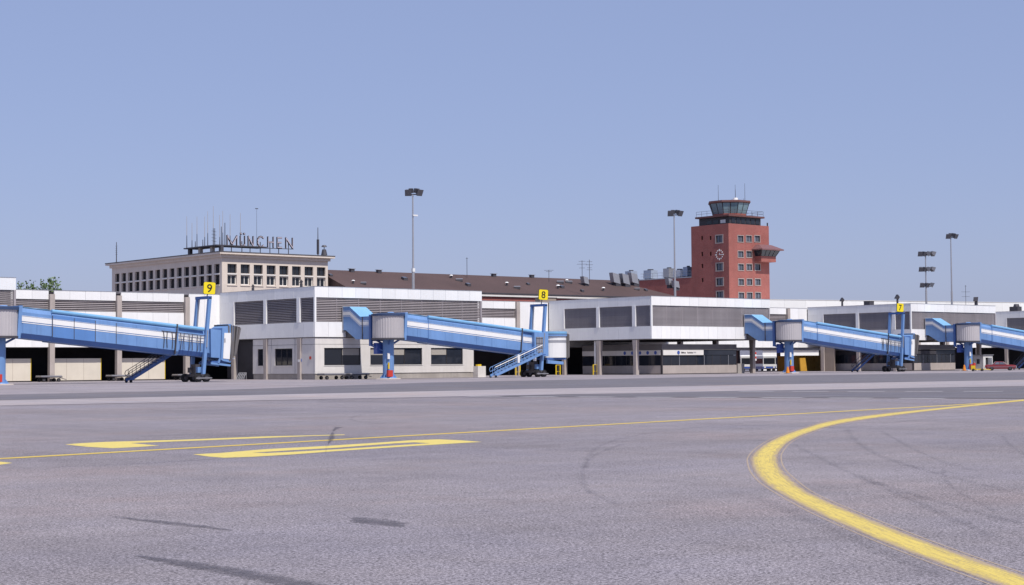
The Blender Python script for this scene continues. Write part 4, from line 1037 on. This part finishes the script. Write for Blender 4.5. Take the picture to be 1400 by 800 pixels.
    # cab
    if cabtype == 'bellows':
        zt_ = tz(gx)+.05
        cab = MB().prism([(gx+.15, 2.62), (gx+1.28, 2.55), (gx+1.42, zt_-.12), (gx+.1, zt_)], 'y', -1.35, 1.35).build('cab', blue, t)
        MB().prism([(gx+1.30, 2.35), (gx+1.48, 2.3), (gx+1.62, zt_+.1), (gx+1.44, zt_+.1)], 'y', -1.5, 1.5).build('cab_frame', blue, t)
        MB().prism([(gx+1.5, 2.25), (gx+2.5, 2.05), (gx+2.75, 2.7), (gx+2.85, zt_+.25), (gx+2.55, zt_+.55), (gx+1.64, zt_+.02)], 'y', -1.42, 1.42).build('cab_head', blue, t)
        MB().prism([(gx+1.56, 2.5), (gx+2.36, 2.42), (gx+2.60, zt_-.42), (gx+1.72, zt_-.42)], 'y', -1.47, -1.40).build('white_door', stripe, t)
        B(gx+1.70, gx+1.84, -1.50, -1.47, 4.2, 4.65).build('door_plate', grey, t)
        bl = None
        for k in range(5):          # accordion folds
            o0 = -.62+k*.36; w_ = 1.56 if k % 2 else 1.46
            f = MB().prism([(gx+2.62+o0*.5, 2.25+k*.16), (gx+2.80+o0*.5, 2.2+k*.18), (gx+2.98+o0, zt_+.30-k*.06), (gx+2.80+o0, zt_+.50-k*.06)], 'y', -w_, w_)
            f.build('bellows_fold', bellow, t)
        B(gx+.3, gx+2.6, -1.2, 1.2, 2.02, 2.25).build('cab_floor', blue_dk, t)
        m = MB().beam((gx+.2, -1.2, 2.0), (gx+2.6, -1.2, 1.75), .14, .22); m.beam((gx+.2, 1.2, 2.0), (gx+2.6, 1.2, 1.75), .14, .22); m.beam((gx+1.1, -1.25, 2.0), (gx+1.3, -1.25, 2.6), .18, .2); m.build('floor_beam', blue, t)
        B(gx+2.75, gx+3.1, -1.3, -1.0, 2.42, 2.58).build('bumper_pad', stripe, t)
    else:
        zt_ = tz(gx)+.02
        la = B(gx-2.05, gx-.55, -1.9, 1.2, 2.72, 2.86).build('landing', blue_dk, t)
        B(gx-2.1, gx-.5, -1.55, 1.1, 2.9, zt_+.0).build('cab', blue, t)
        B(gx-1.85, gx-.75, -1.6, -1.55, 3.0, 5.0).build('mesh_door', grey, t)
        m = MB()
        for k in range(5): m.box(gx-1.85+k*.27, gx-1.81+k*.27, -1.63, -1.60, 3.0, 5.0)
        for k in range(4): m.box(gx-1.85, gx-.75, -1.64, -1.60, 3.0+k*.6, 3.04+k*.6)
        m.build('door_grille', steel, t, kind='stuff')
        B(gx-.5, gx+.45, -1.3, 1.3, 2.62, zt_+.02).build('cab_body', blue, t)
        pts = [(gx+2.25+1.95*math.cos(a), .1+1.75*math.sin(a)) for a in [R(-172+q*12) for q in range(20)]]
        MB().prism(pts, 'z', 2.42, 5.10).build('curtain_shell', stripe, t, smooth=False)
        pts2 = [(gx+2.25+1.97*math.cos(a), .1+1.77*math.sin(a)) for a in [R(-172+q*12) for q in range(20)]]
        MB().prism(pts2, 'z', 4.30, 4.62).build('curtain_band', grey, t)
        ptsr = [(gx+2.2+2.1*math.cos(a), .1+1.9*math.sin(a)) for a in [R(-180+q*12) for q in range(20)]]
        MB().prism(ptsr, 'z', 5.12, 5.34).build('roof_lower', blue, t); MB().prism(ptsr, 'z', 5.42, 5.72).build('roof_upper', blue_lt, t)
        MB().prism([(x*.96+gx*.04+.08, y*.93) for x, y in ptsr], 'z', 5.34, 5.42).build('roof_slot', frame_dk, t)
        for k in range(3):
            w_ = 1.05 if k % 2 else .95
            B(gx+3.9+k*.16, gx+4.05+k*.16, -w_, w_, 2.3+.1*k, 5.5-.08*k).build('bellows_fold', bellow, t)
        B(gx+.2, gx+3.4, -1.3, 1.3, 2.15, 2.4).build('cab_floor', blue_dk, t)
        MB().prism([(gx+.2, 1.7), (gx+2.9, 1.55), (gx+2.9, 1.9), (gx+.2, 2.14)], 'y', -1.4, -1.1).build('floor_beam', blue, t)
        MB().cyl(gx-2.4, -1.9, 2.0, 2.5, .2, n=12).build('work_lamp', stripe, t)
    if stair_front:
        stairs(t, gx-9.7, .25, gx-2.0, 2.95, -2.45, blue, blue)
        MB().tube((gx-9.7, -2.92, 1.27), (gx-2.0, -2.92, 3.97), .05).build('grab_rail', stripe, t)
        B(gx-6.1, gx-5.8, -3.0, -2.85, 1.8, 2.8).build('stair_panel', stripe, t)
    else:
        stairs(t, gx-7.7, .25, gx-2.1, 3.35, 2.3, blue_dk, steel)  # the tunnel's shade on this stair is also put into its darker blue
    return t
b9 = bridge(69.7, 'blue passenger bridge with yellow number 9 sign, leftmost', '9', 10.05, 'bellows', False, True, 7.3, 22.9)
b8 = bridge(117.2, 'blue passenger bridge with yellow number 8 sign and white curtained cab', '8', 10.35, 'curtain', True, False, 7.3, 23.5)
b7 = bridge(189.05, 'blue passenger bridge with yellow number 7 sign', '7', 9.9, 'bellows', False, False, 7.3, 25.7)
b6 = bridge(233.65, 'blue passenger bridge running out of the photo on the right', None, 9.9, 'bellows', False, False, 7.3, 25.0)

# ------------------------------------------------------------------ floodlight masts
def lampbox(m, x, y, z, s, az, tilt):
    """one lamp housing pointing along az and tipped down"""
    d = Vector((math.cos(az)*math.cos(tilt), math.sin(az)*math.cos(tilt), -math.sin(tilt))); sd_ = Vector((-math.sin(az), math.cos(az), 0)); u_ = sd_.cross(d)
    c = Vector((x, y, z))
    m.loft([[c+d*a+sd_*i*b*s/2+u_*j*b*s/2 for i, j in ((-1,-1),(1,-1),(1,1),(-1,1))] for a, b in ((-.4*s, .55), (.35*s, 1.0))])
def mast(px, ytop, tiers, label, Y=189.0):
    p = at_y(px, ytop, Y); h = p.z
    t = thing('floodlight_mast', label, 'floodlight mast', (p.x, Y, 10.7), group='floodlight masts behind the terminal roof')
    H_ = h-10.7
    MB().tube((0, 0, 0), (0, 0, H_), .17, .10, 10).build('mast', grey, t); MB().cyl(0, 0, 0, 4.2, .2, n=10).build('sleeve', grey, t)
    MB().cyl(0, 0, .0, .25, .4, n=12).build('base_plate', steel, t)
    for (dz, spread, n, s) in tiers:
        MB().beam((-spread*.757, spread*.653, H_+dz), (spread*.757, -spread*.653, H_+dz), .14, .14).build('cross_arm', steel, t)
        for k in range(n):
            f = -1+2*k/(n-1); m = MB(); lampbox(m, f*spread*.757, -f*spread*.653-.2, H_+dz+.35*s, s, R(-130+40*k), R(28)); m.build('floodlight', lampgrey, t)
    return t
m1 = mast(564.3, 266, [(0, .75, 2, .95), (.35, .35, 2, .7)], 'tall floodlight mast rising behind the pavilion of bridge 8')
B(-.1, .7, -.25, .1, 12.0, 12.2).build('loudspeaker', stripe, m1); B(-.2, .2, -.2, .2, 4.1, 4.6).build('junction_box', stripe, m1)
mast(921.6, 294, [(0, .75, 2, .95), (.3, .35, 2, .7)], 'tall floodlight mast just left of the red tower')
mast(1299.8, 325, [(0, .7, 2, .95), (.3, .3, 2, .75)], 'thin floodlight mast furthest right with a single cluster')
mast(1265.3, 349, [(0, 1.2, 4, .95), (-2.9, 1.1, 4, .9), (-5.9, .95, 3, .9)], 'shorter floodlight mast with three tiers of lamps', 189.5)
# lamps and boxes on the pavilion roofs
def roofspot(px, py, X, label, s=1.0):
    p = at_x(px, py, X)
    t = thing('roof_spotlight', label, 'spotlight', (p.x+.3, p.y, 11.05), group='spotlights along the pavilion roofs')
    B(-.12, .12, -.12, .12, 0, .5*s).build('stand', steel, t)
    m = MB(); lampbox(m, 0, 0, .72*s, .5*s, R(150), R(-30)); m.build('lamp_head', steel, t)
roofspot(343, 397, 111.9, 'roof spotlight on the office pavilion edge below the cream block', .8)
roofspot(409, 393, 111.9, 'roof spotlight near the front corner of the office pavilion', .9)
roofspot(1150, 418, 228.5, 'roof spotlight left of sign 7 on the pavilion edge', 1.4)
roofspot(1225.5, 416, 228.5, 'roof spotlight directly above sign 7', 1.5)
p = at_y(1336, 417, 166); t = thing('roof_spotlight', 'roof spotlight right of the thin mast on the pavilion front', 'spotlight', (p.x, 166.2, 11.05), group='spotlights along the pavilion roofs')
B(-.2, .2, -.2, .2, 0, .6).build('stand', steel, t); m = MB(); lampbox(m, 0, 0, .95, .8, R(200), R(-25)); m.build('lamp_head', steel, t)
p = at_x(1188, 418, 229.5); t = thing('roof_unit', 'dark flat box on the pavilion roof left of sign 7', 'roof unit', (p.x, p.y, 10.72)); B(-.6, .6, -.6, .6, 0, .95).build('casing', steel, t); B(-.65, .65, -.65, .65, .95, 1.0).build('lid', frame_dk, t)
p = at_x(1388.5, 424, 285); t = thing('roof_unit', 'dark round topped box on roof at the right photo edge', 'roof unit', (p.x, p.y, 10.72)); B(-.7, .7, -.9, .9, 0, 1.2).build('casing', steel, t); MB().cyl(0, -.2, 1.2, 1.7, .6, .45, 12).build('cowl', steel, t)
p = at_x(836, 404, 172); t = thing('roof_unit', 'brown low box on the terminal roof edge right of sign 8', 'roof unit', (p.x-2, 189.5, 10.72)); B(-1.6, 1.6, -.6, .6, 0, .9).build('casing', tan, t); B(-1.7, 1.7, -.7, .7, .9, .96).build('lid', steel, t)

# ------------------------------------------------------------------ small things on the apron
def yellow_guard(x, y, label):
    t = thing('yellow_guard', label, 'guard rail', (x, y, 0), group='yellow post guards at the doors')
    for dx in (-.4, 0, .4): MB().tube((dx, 0, 0), (dx, 0, 1.45), .09, n=10).build('post', yel2 if dx else steel, t)
    for z in (.5, 1.45): MB().tube((-.4, 0, z), (.4, 0, z), .05).build('rail', yel2, t)
p = at_y(708, 510, 184); yellow_guard(p.x, 184, 'yellow post guard behind the foot of the number 8 stair')
p = at_y(763, 510, 183); yellow_guard(p.x, 183, 'yellow post guard under the white cab of bridge 8')
p = at_x(814.5, 508, 168.0); yellow_guard(p.x-.1, p.y, 'yellow post guard beside the pavilion column right of bridge 8')
t = thing('concrete_block', 'pale concrete block at the right end of the office windows', 'block', (136.75, 165.2, 0)); B(-.65, .65, -.5, .5, 0, 1.42).build('body', pale, t); B(-.5, .1, -.3, .1, 1.42, 1.66).build('yellow_cap', yel2, t)
def dolly(x, y, L, label, rz=0.0):
    t = thing('luggage_dolly', label, 'luggage dolly', (x, y, 0), rz, group='flat luggage dollies by the terminal')
    B(-L/2, L/2, -.75, .75, .62, .74).build('deck', grey, t); B(-L/2-.03, L/2+.03, -.8, .8, .50, .615).build('frame', steel, t)
    for sx in (-1, 1):
        for sy in (-1, 1): wheel(t, sx*L*.36, sy*.6, .22, .22, .16)
    MB().tube((L/2, 0, .5), (L/2+.9, 0, .25), .04).build('tow_bar', steel, t)
dolly(88.0, 185.7, 2.6, 'flat dolly by the terminal pilaster right of bridge 9 column'); dolly(96.9, 185.7, 2.4, 'flat dolly by the pilaster behind the number 9 stair')
dolly(106.2, 185.7, 3.0, 'flat dolly behind the wheels of bridge 9')
dolly(113.4, 164.3, 3.0, 'dark flat dolly at the corner of the office pavilion'); dolly(116.9, 164.3, 2.8, 'dark flat dolly below the first office window')
t = thing('bicycle_rack', 'low grey rack beside the dark doorway left of the office wall', 'rack', (112.0, 180.6, 0)); m = MB()
for k in range(5):
    for a, b in ((0, .8), ): m.tube((-.2, k*.4, 0), (-.2, k*.4, .85), .04); m.tube((-.2, k*.4, .85), (-.7, k*.4, .0), .04)
m.tube((-.2, 0, .85), (-.2, 1.6, .85), .04); m.build('hoops', grey, t)
def cone(px, py, D, label):
    p = at_d(px, py, D); t = thing('traffic_cone', label, 'cone', (p.x, p.y, 0)); MB().cyl(0, 0, .05, .95, .3, .1, 14).build('cone_body', orange2, t); B(-.4, .4, -.4, .4, 0, .05).build('foot', rubber, t)
cone(1077, 508, 241, 'orange cone at the foot of the number 7 bridge column'); cone(1318.5, 506, 268, 'orange cone left of the rightmost bridge column')
def extinguisher(x, y, label):
    t = thing('fire_extinguisher', label, 'fire extinguisher', (x, y, 0)); MB().cyl(0, 0, .12, 1.25, .24, n=14).build('cylinder', red, t); MB().cyl(0, 0, 1.25, 1.45, .2, .06, 12).build('valve', steel, t)
    for s in (-1, 1): wheel(t, 0, s*.3, .18, .18, .08)
p = at_d(1324.5, 506, 268); extinguisher(p.x, p.y-1.0, 'red wheeled extinguisher at the rightmost bridge column')
# amber sheet screen in the passage
p = at_y(1087, 500, 190.5); q = at_y(1122, 500, 190.5)
t = thing('sheet_screen', 'amber sheeted enclosure in the open passage left of tan wall', 'enclosure', (p.x, 190.5, 0))
wq = q.x-p.x
for k in range(8): B(wq*k/8+.015, wq*(k+1)/8-.015, (k % 2)*.05, .12+(k % 2)*.05, 0, 2.75).build('sheet', orange, t)
B(.1, wq-.1, .2, 4, 0.02, 2.7).build('body', orange, t)
p = at_y(1098, 500, 186.2); t = thing('sun_patch_sheet', 'added amber sheet shaped as the sun patch on the enclosure', 'sheet', (p.x, 186.2, 0)); MB().loft([[(-.75, -.1, 0), (.95, -.1, 0), (.95, .1, 0), (-.75, .1, 0)], [(-.70, 0.1, 2.3), (.75, .1, 2.3), (.75, .3, 2.3), (-.70, .3, 2.3)]]).build('sheet', orange, t); B(-.8, 1, -.2, .4, 0, .06).build('foot', steel, t)  # added sheet whose shape stands for a patch of sunlight on the enclosure

# ------------------------------------------------------------------ vehicles
def bus(x, y, rz, label, body2):
    t = thing('bus', label, 'bus', (x, y, 0), rz, group='buses seen through the open passage')
    L = 3.5
    B(-L, L, -1.2, 1.2, .35, .85).build('lower_body', busblue, t); B(-L+.01, L-.01, -1.19, 1.19, .85, 1.22).build('white_band', stripe, t)
    B(-L+.03, L-.03, -1.16, 1.16, 1.22, 2.5).build('body', body2, t)
    MB().loft([rec(-L, L, -1.2, 1.2, 2.5), rec(-L, L, -1.2, 1.2, 2.78), rec(-L+.3, L-.3, -.95, .95, 2.95)]).build('roof', stripe, t)
    for k in range(5):
        for s in (-1, 1): B(-L+.2+k*1.34, -L+.2+k*1.34+1.2, min(s*1.16, s*1.19), max(s*1.16, s*1.19), 1.34, 2.32).build('window', gdark, t)
    for s in (-1, 1): B(min(s*(L-.03), s*L), max(s*(L-.03), s*L), -1.05, 1.05, 1.3, 2.4).build('windscreen', gdark, t)
    for s in (-1, 1):
        for sy in (-1, 1): B(min(s*L, s*(L+.05)), max(s*L, s*(L+.05)), sy*.85-.16, sy*.85+.16, .58, .82).build('headlight' if s > 0 else 'tail_light', stripe if s > 0 else red, t)
    B(L, L+.12, -1.15, 1.15, .36, .52).build('bumper', chrome, t)
    for sx in (-2.2, 2.1):
        for sy in (-1, 1): wheel(t, sx, sy*1.04, .45, .45, .3)
for px, yy, az, lab, bm_ in ((1046, 207.6, 234, 'blue and white bus with windscreen between passage columns', stripe),
                             (1063, 208.0, 231, 'blue and white bus half hidden behind number 7 bridge column', busblue),
                             (1014, 207.8, 238, 'white roofed bus beside the grey cabinet at the passage', stripe)):
    p = at_y(px, 505, yy); bus(p.x, yy, R(az), lab, bm_)
# landside canopy
cn = thing('landside_canopy', 'white edged canopy seen beyond the open passage', 'canopy', (200, 199.6, 0))
B(0, 70, 0, 1.2, 3.75, 4.2).build('canopy_edge', white, cn)
for x in (4, 14.5, 25, 36, 48, 60): B(x, x+.5, .3, .8, 0, 3.75).build('post', steel, cn)
t = thing('passage_sign', 'red and white sign post at the passage column', 'sign', tuple(at_y(1032.5, 510, 188)*Vector((1, 1, 0)) if False else (at_y(1032.5, 510, 186).x, 186, 0)))
B(-.05, .05, -.05, .05, 0, 3.3).build('post', grey, t)
for k in range(4): B(-.28, .28, -.09, -.05, 1.9+k*.36, 2.24+k*.36).build('sign_plate', red if k % 2 else stripe, t)

# maroon saloon car
cpos = at_d(1368, 505, 268)
car = thing('parked_car', 'maroon saloon car parked beside white gatehouse', 'car', (cpos.x, cpos.y, 0), math.atan2(-.80, .60))
def carsec(x, hw, z0, z1, ch=.12): return [(x, -hw+ch*.4, z0), (x, -hw, z0+.2), (x, -hw, z1-ch), (x, -hw+ch, z1), (x, hw-ch, z1), (x, hw, z1-ch), (x, hw, z0+.2), (x, hw-ch*.4, z0)]
MB().loft([carsec(-2.35, .76, .42, .84), carsec(-2.2, .86, .28, .93), carsec(-.95, .88, .24, .95), carsec(.75, .88, .24, .95), carsec(2.0, .86, .28, .88), carsec(2.33, .78, .4, .78)]).build('body', maroon, car)
MB().loft([rec(-1.25, .95, -.80, .80, .93), rec(-.75, .32, -.64, .64, 1.40), rec(-.65, .22, -.58, .58, 1.44)]).build('cabin', maroon, car)
for s in (-1, 1):
    for x0, x1, t0, t1 in ((-1.02, -.24, -.66, -.24), (-.16, .78, -.16, .26)):
        y0 = s*.795; y1 = s*.675
        MB().loft([[(x0, y0, .98), (x1, y0, .98), (t1, y1, 1.35), (t0, y1, 1.35)], [(x0, y0+s*.03, .98), (x1, y0+s*.03, .98), (t1, y1+s*.03, 1.35), (t0, y1+s*.03, 1.35)]]).build('side_window', gblue, car)
    B(-2.1, 2.1, s*.89-.01, s*.89+.01, .55, .59).build('trim_strip', chrome, car)
    for x in (-1.4, 1.42): wheel(car, x, s*.78, .31, .31, .2)
    B(2.28, 2.37, s*.6-.16, s*.6+.16, .55, .73).build('headlight', stripe, car); B(-2.38, -2.30, s*.6-.18, s*.6+.18, .55, .76).build('tail_light', red, car)
MB().loft([[(.95, -.72, .97), (.95, .72, .97), (.36, .58, 1.37), (.36, -.58, 1.37)], [(.99, -.72, .98), (.99, .72, .98), (.40, .58, 1.38), (.40, -.58, 1.38)]]).build('windscreen', stripe, car)
MB().loft([[(-1.25, -.72, .97), (-1.25, .72, .97), (-.79, .58, 1.37), (-.79, -.58, 1.37)], [(-1.29, -.72, .98), (-1.29, .72, .98), (-.83, .58, 1.38), (-.83, -.58, 1.38)]]).build('rear_window', gblue, car)
B(2.3, 2.45, -.8, .8, .36, .5).build('bumper', chrome, car); B(-2.46, -2.3, -.8, .8, .36, .5).build('bumper', chrome, car)
# gatehouse
kp = at_d(1344.5, 505, 285)
kx = thing('gatehouse', 'small white gatehouse with open door behind the car', 'gatehouse', (kp.x, kp.y, 0))
wall_with_holes(MB(), 'y', 0, 2.0, 0, 2.5, 0, .12, [(.7, 1.3, 1.05, 1.85)]).build('wall', pale, kx)
wall_with_holes(MB(), 'x', .122, 2.8, 0, 2.498, 0, .12, [(.7, 1.5, .08, 2.1)]).build('wall', stripe, kx)
B(.2, 2.75, .2, 1.95, .02, 2.4).build('inner_wall', dark, kx); B(-.15, 2.95, -.15, 2.15, 2.5, 2.62).build('roof', grey, kx)
window(kx, 'y', .7, 1.3, 1.05, 1.85, .02, 1, gm=gblue)
MB().loft([rec(1.5, 1.56, -.75, .0, .1), rec(1.5, 1.56, -.75, .0, 2.08)]).build('door', stripe, kx)
# yellow tow bar trolley
tp = at_d(1337, 507, 255); tr = thing('tow_trolley', 'low yellow tow trolley in front of the gatehouse', 'trolley', (tp.x, tp.y, 0), R(-50))
B(-1.0, 1.0, -.3, .3, .22, .36).build('frame', yel2, tr); B(-1.0, -.4, -.3, .3, .36, .85).build('box', yel2, tr); MB().tube((1, 0, .3), (1.9, 0, .2), .06).build('tow_bar', yel2, tr)
for sx in (-.7, .6):
    for sy in (-1, 1): wheel(tr, sx, sy*.36, .2, .2, .12)

# ------------------------------------------------------------------ trees behind the left wing
def leafmat():
    m, n, b = newmat('tree_leaf'); oi = noise(n, coords(n), 1.4, 3)
    c = ramp(n, oi, [(0.3, (0.075, 0.13, 0.04)), (0.7, (0.16, 0.235, 0.085))]); n.links.new(c, b.inputs['Base Color']); b.inputs['Roughness'].default_value = .6
    return m
leaf = leafmat()
def tree(px, ytop, D, label, spread, seed):
    r = random.Random(seed); top = at_d(px, ytop, D); h = top.z
    t = thing('young_tree', label, 'tree', (top.x, top.y, 0), group='trees behind the left wing')
    m = MB().tube((0, 0, 0), (.1, 0, h*.55), .16, .09, 8); ends = []
    for k in range(7):
        a = r.uniform(0, 6.28); zb = h*r.uniform(.35, .6); e = Vector((math.cos(a)*spread*r.uniform(.3, 1), math.sin(a)*spread*r.uniform(.3, 1), h*r.uniform(.80, .97)))
        if k == 0: e = Vector((0, 0, h))
        m.tube((.05, 0, zb), e, .06, .015, 5); ends.append((Vector((.05, 0, zb)), e))
    m.build('trunk', bark, t)
    c = MB()
    for s0, e in ends:
        for q in range(100):
            f = r.uniform(.25, 1.0); p = s0.lerp(e, f)+Vector((r.gauss(0, .2), r.gauss(0, .2), r.gauss(0, .15)))
            a = Vector((r.gauss(0, 1), r.gauss(0, 1), r.gauss(.6, .6))).normalized(); b = a.cross(Vector((r.gauss(0, 1), r.gauss(0, 1), r.gauss(0, 1)))).normalized()
            L = r.uniform(.2, .42); Wd = L*.45
            c.add([p, p+a*L*.5+b*Wd, p+a*L, p+a*L*.5-b*Wd], [(0, 1, 2, 3)])
    c.build('crown', leaf, t, kind='stuff')
for i, (px, yt, sp) in enumerate([(28, 387, .7), (36, 385, .7), (46, 385, .5), (57, 384, .8), (67, 382, .9), (73, 379, .8), (78, 381, .8)]):
    tree(px, yt, 236+(i*7) % 13, '%s young tree from the left above the white terminal parapet' % ORD[i], sp, 20+i)
